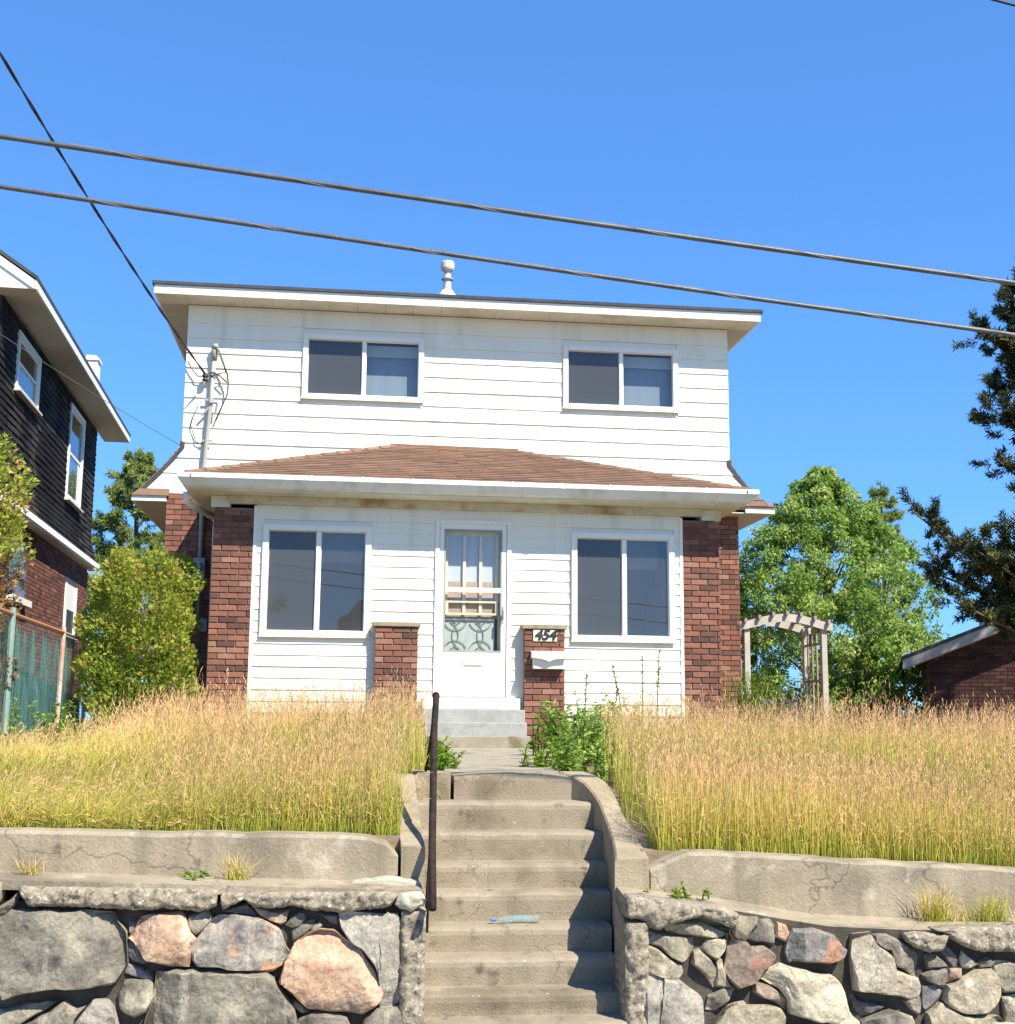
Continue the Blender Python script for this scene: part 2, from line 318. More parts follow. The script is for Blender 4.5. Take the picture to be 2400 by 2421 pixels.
def quads(name, V, m, parent=None, kind=None, v=None, h=None, label=None):
    """V (n,4,3) loose quads built with numpy; v per quad, h per corner"""
    n = len(V); off = np.array(org(parent))
    me = bpy.data.meshes.new(name)
    me.vertices.add(n*4); me.vertices.foreach_set('co', (V.reshape(-1, 3)-off).astype(np.float32).ravel())
    me.loops.add(n*4); me.loops.foreach_set('vertex_index', np.arange(n*4, dtype=np.int32))
    me.polygons.add(n); me.polygons.foreach_set('loop_start', np.arange(0, n*4, 4, dtype=np.int32))
    me.polygons.foreach_set('loop_total', np.full(n, 4, dtype=np.int32))
    if v is not None:
        a = me.attributes.new('v', 'FLOAT', 'POINT'); a.data.foreach_set('value', np.repeat(v, 4).astype(np.float32))
    if h is not None:
        a = me.attributes.new('h', 'FLOAT', 'POINT'); a.data.foreach_set('value', h.reshape(-1).astype(np.float32))
    me.update(calc_edges=True)
    return link(name, me, m, parent, kind, label)
def unit(a): return a/np.maximum(np.linalg.norm(a, axis=-1, keepdims=True), 1e-9)
def rand_dirs(n, rng=RNG): return unit(rng.normal(size=(n, 3)))
def leaf_quads(P, D, N, L, W, tip=.15):
    """kite shaped leaves at P, pointing along D, lying across N; L, W arrays"""
    S = unit(np.cross(D, N)); L = np.asarray(L)[:, None]; W = np.asarray(W)[:, None]
    bend = unit(np.cross(S, D))*L*.12
    return np.stack([P, P+D*L*.45+S*W*.5+bend, P+D*L, P+D*L*.45-S*W*.5+bend], 1)
def openings_cells(x0, x1, z0, z1, ops):
    xs = sorted({x0, x1, *[min(max(v, x0), x1) for o in ops for v in o[:2]]}); zs = sorted({z0, z1, *[min(max(v, z0), z1) for o in ops for v in o[2:]]})
    for a, b in zip(xs, xs[1:]):
        for c, d in zip(zs, zs[1:]):
            mx, mz = (a+b)/2, (c+d)/2
            if b-a > 1e-6 and d-c > 1e-6 and not any(o[0] < mx < o[1] and o[2] < mz < o[3] for o in ops): yield a, b, c, d
def spans(x0, x1, z0, z1, ops):
    """x intervals of a siding row left free by the openings"""
    cut = sorted((o[0], o[1]) for o in ops if o[2] < (z0+z1)/2 < o[3]); out = []; x = x0
    for a, b in cut:
        if a > x: out.append((x, min(a, x1)))
        x = max(x, b)
    if x < x1: out.append((x, x1))
    return [s for s in out if s[1]-s[0] > .02]

# ================================================================== THE HOUSE
HOUSE = thing('house', 'white sided two storey house with red brick corners and brown porch roof', 'house', (0, 1, 2.1))
UL, UR = -3.98, 4.06                                  # upper storey corners
WIN_LO = [(-2.572, -1.367, 3.602, 4.855), (1.338, 2.543, 3.602, 4.855)]      # glass of the porch windows
WIN_UP = [(-2.245, -.633, 7.185, 8.005), (1.598, 3.199, 7.185, 8.005)]       # glass of the upper windows
DOOR = (-.485, .485, 2.80, 5.045)
def grow(o, d): return (o[0]-d, o[1]+d, o[2]-d, o[3]+d)

# --- sheathing with real openings, hollow rooms behind
b = MB()
for a, c, d, e in openings_cells(-2.74, 2.71, 2.3, 5.27, [grow(o, .02) for o in WIN_LO]+[DOOR]): b.box(a, c, .03, .10, d, e)
add('front_sheathing', b, M['trim'], HOUSE); b = MB()
for a, c, d, e in openings_cells(UL, UR, 5.6, 8.44, [grow(o, .02) for o in WIN_UP]): b.box(a, c, 2.235, 2.31, d, e)
add('front_sheathing', b, M['trim'], HOUSE)
b = MB()
b.box(-3.2, 3.2, 2.05, 2.09, 2.5, 5.12).box(-3.2, 3.2, .1, 2.05, 5.10, 5.14).box(-3.2, 3.2, .1, 2.05, 2.66, 2.70)
b.box(-2.74, -2.70, .1, 2.05, 2.7, 5.1).box(2.68, 2.71, .1, 2.05, 2.7, 5.1)
b.box(UL+.12, UR-.12, 5.2, 5.24, 5.9, 8.40).box(UL+.12, UR-.12, 2.31, 5.2, 8.40, 8.43).box(UL+.12, UR-.12, 2.31, 5.2, 6.1, 6.14)
b.box(UL+.09, UL+.12, 2.31, 5.2, 6.1, 8.4).box(UR-.12, UR-.09, 2.31, 5.2, 6.1, 8.4).box(-.2, -.16, 2.31, 5.2, 6.1, 8.4)
add('room_lining', b, M['room'], HOUSE)

# --- lap siding, one plank per row and stretch of wall
def lw(z): return UL if z > 6.34 else UL-.51*((6.34-z)/.61)**1.12
def rw(z): return UR if z > 6.34 else UR+.50*((6.34-z)/.61)**1.12
def plank(x0, x1, z0, z1, y, out=.017, xt0=None, xt1=None):
    xt0 = x0 if xt0 is None else xt0; xt1 = x1 if xt1 is None else xt1
    j = rnd.uniform(-.0015, .0015)
    if x1-x0 > 3.9:                                              # boards butt against each other
        c = x0+rnd.uniform(1.6, 3.6)
        if x1-c > .8:
            plank(x0, c-.0015, z0, z1, y, out, xt0, c-.0015); plank(c+.0015, x1, z0, z1, y, out, c+.0015, xt1); return
    e = rnd.uniform(-.002, .002); j *= 1.6
    m = MB().hexa([(x0, y-out+j, z0+e), (x1, y-out+j+rnd.uniform(-.002, .002), z0-e), (xt1, y-.003, z1), (xt0, y-.003, z1)],
                  [(x0, y+.012, z0), (x1, y+.012, z0), (xt1, y+.012, z1), (xt0, y+.012, z1)])
    return add('siding_plank', m, M['siding'], HOUSE)
z = 7.73-.2215*9
zs = [5.66]+[7.73-.2215*k for k in range(8, -4, -1)]+[8.44]
for z0, z1 in zip(zs, zs[1:]):
    for a, c in spans(-9, 9, z0, z1, [grow(o, .075) for o in WIN_UP]):
        L, R = a < -8, c > 8
        plank(lw(z0) if L else a, rw(z0) if R else c, z0, z1, 2.222, .019, lw(z1) if L else None, rw(z1) if R else None)
zs = [4.43+.141*k for k in range(-13, 6)]+[5.27]
for z0, z1 in zip(zs, zs[1:]):
    for a, c in spans(-2.735, 2.705, z0, z1, [grow(o, .07) for o in WIN_LO]+[DOOR, (-.62, .62, 2.0, 2.70)]):
        plank(a, c, z0, z1, .017, .016)
b = MB()                                                                      # corner posts of the porch siding
for a, c in ((-2.765, -2.725), (2.695, 2.735)): add('corner_trim', MB().box(a, c, -.008, .03, 2.4, 5.16), M['trim'], HOUSE, bevel=.004)

# --- windows
def window(o, y, t, upper):
    x0, x1, z0, z1 = o; mx = (x0+x1)/2 + (.005 if upper else .015)
    m = MB()
    m.box(x0-t, x0, y-.035, y+.07, z0-t, z1+t).box(x1, x1+t, y-.035, y+.07, z0-t, z1+t)
    m.box(x0, x1, y-.035, y+.07, z1, z1+t).box(x0, x1, y-.035, y+.07, z0-t, z0)
    f = add('window', m, M['white'], HOUSE, bevel=.006)
    add('mullion', MB().box(mx-.026, mx+.026, y-.012, y+.05, z0, z1), M['white'], f, bevel=.005)
    m = MB(); s = .011
    for a, c, yy in ((x0, mx-.026, y+.03), (mx+.026, x1, y+.012)):
        m.box(a, a+s, yy, yy+.02, z0, z1).box(c-s, c, yy, yy+.02, z0, z1).box(a+s, c-s, yy, yy+.02, z1-s, z1).box(a+s, c-s, yy, yy+.02, z0, z0+s)
    add('sash', m, M['trim'], f)
    add('pane', MB().add([(x0+s, y+.036, z0+s), (mx-.026-s, y+.036, z0+s), (mx-.026-s, y+.036, z1-s), (x0+s, y+.036, z1-s)], [(0, 1, 2, 3)]), M['glass_up' if upper else 'glass'], f)
    add('pane', MB().add([(mx+.026+s, y+.018, z0+s), (x1-s, y+.018, z0+s), (x1-s, y+.018, z1-s), (mx+.026+s, y+.018, z1-s)], [(0, 1, 2, 3)]), M['glass_up' if upper else 'glass'], f)
    add('insect_screen', MB().add([(x0+s, y+.020, z0+s), (mx-.026-s, y+.020, z0+s), (mx-.026-s, y+.020, z1-s), (x0+s, y+.020, z1-s)], [(0, 1, 2, 3)]), M['screen'], f)
    if upper:
        add('sill', MB().box(x0-t-.015, x1+t+.015, y-.046, y-.036, z0-t-.008, z0-t+.004), M['white'], f)
        m = MB()
        for k in range(7): m.box(x0-.02, x1+.02, y+.14, y+.155, z1-.02-.025*k-.02, z1-.02-.025*k)
        add('blind', m, M['blind'], f)
        add('roller_blind', MB().box(mx+.01, x1+.02, y+.19, y+.195, z0-.1, z1-.14), M['lacecurtain'], f)
    else:
        add('sill', MB().box(x0-t-.01, x1+t+.01, y-.044, y-.036, z0-t-.008, z0-t+.004), M['white'], f)
        m = MB(); m.box(x0+.02, x1-.02, y+.5, y+.515, z1-.33, z1+.1)
        add('blind', m, M['room'], f)
for o in WIN_LO: window(o, .0, .072, False)
for o in WIN_UP: window(o, 2.205, .075, True)

# --- storm door, its frame and the inner door
m = MB(); x0, x1, z0, z1 = DOOR
m.box(x0, -.432, -.02, .09, z0, z1).box(.432, x1, -.02, .09, z0, z1).box(-.432, .432, -.02, .09, 5.0, z1)
add('door_frame', m, M['trim'], HOUSE, bevel=.005)
m = MB()
for a, c, d, e in openings_cells(-.427, .427, 2.815, 4.995, [(-.372, .372, 3.37, 4.93)]): m.box(a, c, .0, .035, d, e)
d_ = add('door', m, M['white'], HOUSE)
add('pane', MB().add([(-.372, .018, 3.37), (.372, .018, 3.37), (.372, .018, 4.93), (-.372, .018, 4.93)], [(0, 1, 2, 3)]), M['glass_door'], d_)
m = MB()
for a, c, d, e in ((-.372, -.352, 3.37, 4.93), (.352, .372, 3.37, 4.93)): m.box(a, c, -.004, .03, d, e)
m.box(-.352, .352, -.004, .03, 4.91, 4.93).box(-.352, .352, -.004, .03, 3.37, 3.39)
add('glazing_frame', m, M['galv'], d_)
add('crossbar', MB().box(-.352, .352, -.006, .03, 4.12, 4.185), M['cream'], d_, bevel=.006)
m = MB(); m.box(-.10, .13, -.016, -.0005, 3.205, 3.275); add('mail_slot', m, M['cream'], d_, bevel=.006)
m = MB(); m.tube([(.385, -.01, 3.83), (.385, -.055, 3.83)], .012).tube([(.385, -.055, 3.90), (.385, -.06, 3.78)], .014)
m.box(.375, .398, -.008, -.0005, 3.74, 3.95)
add('handle', m, M['galvdk'], d_, bevel=.003)
m = MB(); m.box(-.427, .427, -.012, -.0005, 2.80, 2.825); add('sweep', m, M['galvdk'], d_)
INN = add('inner_door', MB().box(-.43, -.40, .11, .15, 2.8, 5.0).box(.33, .43, .11, .15, 2.8, 5.0).box(-.40, .33, .11, .15, 4.86, 5.0).box(-.40, .33, .11, .15, 2.8, 3.32), M['cream'], HOUSE)
for x in (-.335, -.105, .105, .315):
    add('muntin', MB().box(x-.02, x+.02, .085, .108, 3.85, 4.86), M['cream'], INN, bevel=.004)
m = MB()
for a, c, d, e in openings_cells(-.345, .33, 3.84, 4.02, [(-.305, .295, 3.868, 3.995)]): m.box(a, c, .06, .083, d, e)
add('lower_frame', m, M['cream'], INN, bevel=.003)
add('backing', MB().box(-.40, .29, .10, .105, 3.33, 3.80), M['lace'], INN)
add('lower_panel', MB().box(-.40, .33, .112, .118, 3.80, 4.27), M['tanpanel'], INN)
add('curtain', MB().box(-.40, .33, .125, .130, 4.27, 4.86), M['doorcurtain'], INN)
m = MB()
def arc(cx, cz, r, a0, a1, y=.088, rr=.0075, n=14): m.tube([(cx+r*math.cos(math.radians(a0+(a1-a0)*i/n)), y, cz+r*math.sin(math.radians(a0+(a1-a0)*i/n))) for i in range(n+1)], rr, 5)
for sx in (-.37, -.05, .27):
    arc(sx, 3.58, .20, -62, 62, rr=.005); arc(sx+.0, 3.58, .20, 118, 242, rr=.005)
for sx in (-.21, .11):
    arc(sx, 3.79, .145, 200, 340, rr=.005); arc(sx, 3.375, .145, 20, 160, rr=.005); arc(sx-.02, 3.735, .022, -60, 200, rr=.004); arc(sx+.02, 3.425, .022, 120, 380, rr=.004)
m.box(-.36, .29, .08, .095, 3.775, 3.79).box(-.36, .29, .08, .095, 3.375, 3.388)
for x in (-.24, -.09, .07, .2): m.box(x, x+.045, .078, .098, 3.77, 3.80)
add('scroll_grille', m, M['iron'], INN)
add('door_sill', MB().box(-.62, .60, -.11, .03, 2.66, 2.795), M['white'], HOUSE, bevel=.006)

# --- bricks
BRICKS = {}
def brick_mesh(w, d):
    k = round(w, 2)
    if k not in BRICKS:
        m = MB().box(-k/2, k/2, -d/2, d/2, -.0315, .0315)
        me = bpy.data.meshes.new('brick'); me.from_pydata(m.v, [], m.f)
        bm = bmesh.new(); bm.from_mesh(me); bmesh.ops.recalc_face_normals(bm, faces=bm.faces)
        es = [e for e in bm.edges if all(v.co.y < 0 for v in e.verts)]
        bmesh.ops.bevel(bm, geom=es, offset=.004, segments=1, affect='EDGES'); bm.to_mesh(me); bm.free()
        me.materials.append(M['brick']); BRICKS[k] = me
    return BRICKS[k]
CH = .0745
def courses(x0, x1, z0, z1, off=0):
    i = 0; z = z0
    while z+.06 <= z1+.001:
        x = x0 - ((i+off) % 2)*.115 - ((i*7+off) % 3)*.004
        while x < x1-.01:
            a, c = max(x, x0), min(x+.218, x1)
            if c-a > .02: yield a, c, z+CH/2
            x += .229
        i += 1; z += CH
def brick_parts(parent, x0, x1, z0, z1, y, d=.10, off=0):
    o0 = org(parent); prev = None; lst = list(courses(x0, x1, z0, z1, off))
    for a, c, zc in lst:
        o = link('brick', brick_mesh(c-a-.003, d), None, parent)
        o.location = Vector(((a+c)/2, y+d/2-.004+rnd.uniform(-.003, .003), zc))-o0
        o.rotation_euler = (rnd.uniform(-.008, .008), rnd.uniform(-.006, .006), rnd.uniform(-.008, .008))
def brick_field(name, parent, rects, m, axis='x', mort='mortar'):
    """joined bricks of walls that show too small or too many to pick apart; rects (a0,a1,z0,z1,plane,sign)"""
    b = MB(); 
    for a0, a1, z0, z1, pl, sg in rects:
        for a, c, zc in courses(a0, a1, z0, z1):
            j = rnd.uniform(-.003, .003); p0, p1 = pl+sg*(.012+j), pl-sg*.05
            lo, hi = min(p0, p1), max(p0, p1)
            if axis == 'x': b.box(a, c, lo, hi, zc-.0315, zc+.0315)
            else: b.box(lo, hi, a, c, zc-.0315, zc+.0315)
    return add(name, b, m, parent, kind='stuff')
# porch pillars and the two short piers: every brick its own part
def pillar(name, x0, x1, z0, z1, y, depth, zp):
    p = add(name, MB().box(x0+.008, x1-.008, y+.012, y+depth, z0, z1), M['mortar'], HOUSE)
    brick_parts(p, x0, x1, zp, z1, y, off=rnd.randint(0, 1))
    return p
PZ = 5.10
pillar('porch_pillar', -3.262, -2.76, 2.0, PZ, .0, 2.19, PZ-33*CH)
pillar('porch_pillar', 2.732, 3.222, 2.0, PZ, .0, 2.19, PZ-33*CH)
brick_field('pillar_side_bricks', HOUSE, [(0.10, 2.2, 2.1, 5.08, -3.25, -1)], M['brick_i'], 'y')
brick_field('pillar_side_bricks', HOUSE, [(0.10, 2.2, 2.1, 5.08, 3.21, 1)], M['brick_i'], 'y')
brick_field('pillar_foot_bricks', HOUSE, [(-3.262, -2.76, 2.0, PZ-33*CH, .01, -1), (2.732, 3.222, 2.0, PZ-33*CH, .01, -1)], M['brick_i'])
for x0, x1, n in ((-1.223, -.69, 14), (.645, 1.16, 16)):
    p = pillar('brick_pier', x0, x1, 2.0, 3.665, -.135, .15, 3.665-n*CH)
    brick_field('foot_bricks', p, [(x0, x1, 2.05, 3.665-n*CH, -.125, -1)], M['brick_i'])
    add('cap', MB().box(x0-.03, x1+.03, -.165, .02, 3.667, 3.722), M['oldcap'] if 'oldcap' in M else M['cheek'], p, bevel=.008)
# main storey behind the porch
add('wall', MB().box(-4.135, 4.155, 2.215, 10.6, 1.9, 5.68), M['mortar'], HOUSE)
brick_field('front_bricks', HOUSE, [(-4.15, -3.27, 2.0, 5.64, 2.21, -1), (3.23, 4.172, 2.0, 5.62, 2.21, -1)], M['brick_i'])
brick_field('side_bricks', HOUSE, [(2.2, 10.6, 2.0, 5.5, -4.135, -1)], M['brick_i'], 'y')
brick_field('side_bricks', HOUSE, [(2.2, 10.6, 2.0, 5.5, 4.155, 1)], M['brick_i'], 'y')

# --- upper side walls and the flared skirt roof
b = MB()
for sgn, xw in ((-1, UL), (1, UR)): b.box(min(xw, xw-sgn*.1), max(xw, xw-sgn*.1), 2.24, 10.6, 5.7, 8.44)
b.box(UL, UR, 10.5, 10.6, 5.7, 8.44)
add('side_wall', b, M['siding'], HOUSE)
for f, sg in ((lw, -1), (rw, 1)):
    b = MB(); zz = [6.42, 6.34, 6.2, 6.05, 5.9, 5.78, 5.66, 5.58]
    pr = [(f(q)+sg*.012, q) for q in zz]; pr[-1] = (f(5.66)+sg*.10, 5.62)
    inn = [(x-sg*.05, q-.02) for x, q in pr]
    poly = pr+inn[::-1]
    b.prism(poly, lambda p: (p[0], 2.195, p[1]), lambda p: (p[0], 10.65, p[1])); add('skirt_roof', b, M['roof_dark'], HOUSE)
b = MB()
for f, sg in ((lw, -1), (rw, 1)):
    for i in range(9):
        za, zb = 5.62+.09*i, 5.62+.09*(i+1)
        xa, xb = f(max(za, 5.66))+sg*.03, f(max(zb, 5.66))+sg*.022
        y = 2.21
        while y < 10.6:
            y2 = y+.32
            b.hexa([(xa+sg*.012, y, za), (xa+sg*.012, y2-.006, za), (xb, y2-.006, zb), (xb, y, zb)], [(xa-sg*.02, y, za), (xa-sg*.02, y2-.006, za), (xb-sg*.02, y2-.006, zb), (xb-sg*.02, y, zb)]); y = y2
add('skirt_shingles', b, M['shingle'], HOUSE, kind='stuff')
b = MB()                                            # boxed eave ends, fascia and soffit of the skirt roof
b.box(-4.60, -4.152, 2.16, 2.19, 5.535, 5.612).box(-4.63, -4.60, 2.16, 10.6, 5.535, 5.61); add('eave_fascia', b, M['trim'], HOUSE); b = MB()
b.box(4.174, 4.58, 1.84, 1.87, 5.555, 5.64).box(4.58, 4.61, 1.84, 10.6, 5.555, 5.64)
add('eave_fascia', b, M['trim'], HOUSE)
b = MB(); b.box(-4.60, -4.15, 2.19, 10.6, 5.53, 5.545); add('eave_soffit', b, M['beige'], HOUSE); b = MB(); b.box(4.172, 4.58, 1.87, 10.6, 5.55, 5.565).box(3.3, 4.172, 1.87, 2.2, 5.55, 5.565)
add('eave_soffit', b, M['beige'], HOUSE)
b = MB()
b.hexa([(-4.64, 2.13, 5.612), (-4.12, 2.13, 5.612), (-4.12, 2.2, 5.72), (-4.53, 2.2, 5.72)], [(-4.64, 2.2, 5.612), (-4.12, 2.2, 5.612), (-4.12, 2.215, 5.71), (-4.53, 2.215, 5.71)])
add('eave_return', b, M['shingle'], HOUSE)
b = MB()
for i in range(3):
    t0, t1 = i/3, (i+1)/3
    y0, y1, z0, z1 = 1.82+.38*t0, 1.82+.38*t1, 5.645+.33*t0, 5.645+.33*t1
    x = 3.2; xe0, xe1 = 4.63-.36*t0, 4.63-.36*t1
    while x < xe0-.05:
        x2 = min(x+.26, xe0); b.hexa([(x, y0-.012, z0+.01), (x2-.006, y0-.012, z0+.01), (min(x2, xe1)-.006, y1, z1+.004), (min(x, xe1-.01), y1, z1+.004)],
                                     [(x, y0, z0-.01), (x2-.006, y0, z0-.01), (min(x2, xe1)-.006, y1, z1-.01), (min(x, xe1-.01), y1, z1-.01)]); x = x2
add('eave_return', b, M['shingle'], HOUSE)

# --- porch roof: hipped against the wall
A0, A1 = (-3.575, -.485, 5.458), (3.515, -.485, 5.458); R0, R1 = (-.993, 2.2, 6.437), (.834, 2.2, 6.421); B0, B1 = (-3.575, 2.2, 5.458), (3.515, 2.2, 5.458)
b = MB(); th = .035
def slab(pts): b.add([p for p in pts]+[(p[0], p[1], p[2]-th) for p in pts], [tuple(range(len(pts))), tuple(range(2*len(pts)-1, len(pts)-1, -1))]+[(i, (i+1) % len(pts), len(pts)+(i+1) % len(pts), len(pts)+i) for i in range(len(pts))])
slab([A0, A1, R1, R0]); slab([B0, A0, R0]); slab([A1, B1, R1])
PR = add('porch_roof', b, M['roof_dark'], HOUSE)
b = MB(); rows = 20
def lerp(p, q, t): return tuple(p[i]+(q[i]-p[i])*t for i in range(3))
def tabs(P0, P1, Q0, Q1, nrm, rows, w=.31):
    for i in range(rows):
        t0, t1 = i/rows, (i+1)/rows
        l0, r0, l1, r1 = lerp(P0, Q0, t0), lerp(P1, Q1, t0), lerp(P0, Q0, t1), lerp(P1, Q1, t1)
        L = math.dist(l0, r0); off = (i % 2)*w/2+rnd.uniform(0, .04); x = -off
        while x < L:
            a, c = max(x, 0)/L, min(x+w-.006, L)/L
            if c > a+.001:
                up = .014+rnd.uniform(0, .006)
                q = [lerp(l0, r0, a), lerp(l0, r0, c), lerp(l1, r1, c), lerp(l1, r1, a)]
                h = [up, up, .006, .006]
                b.hexa([tuple(q[k][j]+nrm[j]*h[k] for j in range(3)) for k in range(4)], [tuple(q[k][j]-nrm[j]*.01 for j in range(3)) for k in range(4)])
            x += w
tabs(A0, A1, R0, R1, (0, -.335, .942), rows)
tabs(B0, A0, R0, R0, (-.345, 0, .938), 12); tabs(A1, B1, R1, R1, (.345, 0, .938), 12)
add('shingles', b, M['shingle'], PR, kind='stuff')
for P, Q in ((A0, R0), (A1, R1)):
    n = 13; b = MB()
    for i in range(n):
        p, q = Vector(lerp(P, Q, i/n)), Vector(lerp(P, Q, (i+1)/n+.01)); d = (q-p).normalized(); s = d.cross(Vector((0, 0, 1))).normalized()*.10
        u = Vector((0, 0, 1)); e = .05
        b.hexa([p-s+u*(-.02), p+u*.04, q+u*.027, q-s+u*(-.03)], [p-s-u*.05, p, q, q-s-u*.05]); b.hexa([p+u*.04, p+s+u*(-.02), q+s+u*(-.03), q+u*.027], [p, p+s-u*.05, q+s-u*.05, q])
    add('hip_cap', b, M['shingle'], PR)
b = MB(); b.hexa([(-1.02, 2.19, 6.43), (.86, 2.19, 6.414), (.86, 2.2, 6.47), (-1.02, 2.2, 6.486)], [(-1.02, 2.203, 6.43), (.86, 2.203, 6.414), (.86, 2.203, 6.47), (-1.02, 2.203, 6.486)])
add('flashing', b, M['shingle'], PR)
# gutter, fascia, soffit, beam
prof = [(-.40, 5.462), (-.535, 5.462), (-.545, 5.452), (-.545, 5.405), (-.53, 5.39), (-.505, 5.36), (-.47, 5.315), (-.43, 5.298), (-.40, 5.298)]
b = MB(); b.prism(prof, lambda p: (-3.66-(p[0]+.54)*-.9, p[0], p[1]), lambda p: (3.60+(p[0]+.54)*-.9, p[0], p[1]))
GUT = add('gutter', b, M['gutter'], HOUSE)
m = MB()
for x in np.arange(-3.3, 3.6, .62): m.box(x, x+.018, -.549, -.46, 5.40, 5.468)
for x in (-1.2, 1.05): m.box(x, x+.05, -.551, -.545, 5.40, 5.458)
add('gutter_strap', m, M['gutter'], GUT)
for sg, xe in ((-1, -3.66), (1, 3.60)):
    b = MB(); b.prism([(q[0]+.54, q[1]) for q in prof], lambda p: (xe-sg*(p[0]), -.40, p[1]), lambda p: (xe-sg*(p[0]), 2.19, p[1]))
    add('gutter', b, M['gutter'], HOUSE)
b = MB(); b.box(-3.52, 3.46, -.40, -.37, 5.275, 5.44).box(-3.52, -3.49, -.37, 2.19, 5.275, 5.44).box(3.43, 3.46, -.37, 2.19, 5.275, 5.44)
add('porch_fascia', b, M['soffit'], HOUSE)
# vented soffit panels
for k in range(24):
    x = -3.49+.2883*k
    m = MB().box(x, x+.284, -.37, .03, 5.275, 5.287)
    for q in range(3): m.box(x+.04+.085*q, x+.052+.085*q, -.35, .02, 5.271, 5.2749)
    add('soffit_panel', m, M['soffit'], HOUSE)
for a, c in ((-3.49, -3.25), (3.21, 3.43)): add('side_soffit', MB().box(a, c, .031, 2.2, 5.275, 5.287), M['soffit'], HOUSE)
add('porch_beam', MB().box(-3.06, 2.985, -.075, .02, 5.172, 5.275), M['beam'], HOUSE, bevel=.006)
for a, c in ((-3.3, -3.065), (2.99, 3.25)): add('beam_end', MB().box(a, c, -.01, .3, 5.13, 5.27), M['soffit'], HOUSE)
b = MB(); b.tube([(-3.60, -.06, 5.30), (-3.60, -.03, 5.19), (-3.52, .25, 5.15), (-3.32, .80, 5.12), (-3.315, .86, 5.05), (-3.315, .86, 2.4)], .042, 8)
add('downspout', b, M['gutter'], HOUSE, smooth=True)

# --- upper roof
X0, X1, Y0, Y1 = -4.41, 4.44, 1.75, 11.05; ZB, ZT = 8.446, 8.572
b = MB(); b.box(X0, X1, Y0, Y0+.03, ZB, ZT).box(X0, X0+.03, Y0+.03, Y1, ZB, ZT).box(X1-.03, X1, Y0+.03, Y1, ZB, ZT).box(X0, X1, Y1, Y1+.03, ZB, ZT)
add('fascia', b, M['white'], HOUSE)
k = 0; x = X0+.03
while x < X1-.04:
    x2 = min(x+.405, X1-.03); m = MB().box(x, x2-.004, Y0+.03, 2.235, ZB+.004, ZB+.016); add('soffit_panel', m, M['soffit'], HOUSE); x = x2
for a, c in ((X0+.03, UL), (UR, X1-.03)): add('side_soffit', MB().box(a, c, 2.236, Y1, ZB+.004, ZB+.016), M['beige'], HOUSE)
b = MB(); e = .03; zr = 8.575; h = .22*4.2
b.add([(X0-e, Y0-e, zr), (X1+e, Y0-e, zr), (X1+e, Y1+e, zr), (X0-e, Y1+e, zr), (X0+4.2, Y0+4.2, zr+h), (X1-4.2, Y0+4.2, zr+h), (X1-4.2, Y1-4.2, zr+h), (X0+4.2, Y1-4.2, zr+h),
       (X0-e, Y0-e, zr+.045), (X1+e, Y0-e, zr+.045), (X1+e, Y1+e, zr+.045), (X0-e, Y1+e, zr+.045)],
      [(0, 3, 2, 1), (0, 1, 9, 8), (1, 2, 10, 9), (2, 3, 11, 10), (3, 0, 8, 11), (8, 9, 5, 4), (9, 10, 6, 5), (10, 11, 7, 6), (11, 8, 4, 7), (4, 5, 6, 7)])
RF = add('roof', b, M['roof_dark'], HOUSE)
add('vent_pipe', MB().lathe(-.10, 4.0, [(.20, 9.02), (.19, 9.30), (.13, 9.40), (.085, 9.46), (.066, 9.47), (.062, 9.70), (.05, 9.72), (.05, 9.80)], 20), M['pipe'], RF)
add('vent_collar', MB().lathe(-.10, 4.0, [(.07, 9.625), (.096, 9.635), (.096, 9.655), (.066, 9.67)], 20), M['galvdk'], RF)
add('vent_cap', MB().lathe(-.10, 4.0, [(.055, 9.775), (.10, 9.80), (.112, 9.83), (.112, 9.92), (.10, 9.945), (.04, 9.96)], 20), M['pipe'], RF)

# --- things fixed to the house
MS = thing('service_mast', 'grey electrical mast pipe with looping wires on the white upper wall, left end', 'service mast', (-3.64, 2.152, 4.7))
add('conduit', MB().tube([(-3.645, 2.161, 4.72), (-3.65, 2.152, 5.3), (-3.655, 2.144, 6.05), (-3.60, 2.140, 6.95), (-3.575, 2.140, 7.66)], .032, 10), M['galv'], MS, smooth=True)
add('weatherhead', MB().tube([(-3.575, 2.140, 7.60), (-3.572, 2.135, 7.72), (-3.57, 2.123, 7.80), (-3.56, 2.093, 7.80), (-3.555, 2.081, 7.77)], [.04, .05, .054, .046, .025], 10), M['galv'], MS, smooth=True)
m = MB()
for z in (7.33, 6.42, 7.02): m.box(-3.70, -3.55, 2.131, 2.15, z-.015, z+.015)
m.tube([(-3.60, 2.131, 6.93), (-3.60, 2.102, 6.97), (-3.50, 2.098, 6.97)], .02, 6).tube([(-3.50, 2.098, 6.97), (-3.53, 2.131, 6.80)], .016, 6).tube([(-3.62, 2.131, 6.90), (-3.72, 2.119, 6.78)], .018, 6)
add('bracket', m, M['galvdk'], MS)
m = MB()
m.lathe(-3.69, 2.11, [(.03, 7.28), (.045, 7.30), (.03, 7.33), (.045, 7.36), (.03, 7.40)], 8)
add('insulator', m, M['black'], MS)
m = MB()
m.tube([(-3.555, 2.081, 7.77), (-3.50, 2.077, 7.72), (-3.44, 2.081, 7.56), (-3.38, 2.089, 7.40), (-3.36, 2.110, 7.26), (-3.37, 2.119, 7.10), (-3.44, 2.131, 6.92), (-3.52, 2.152, 6.72)], .012, 6)
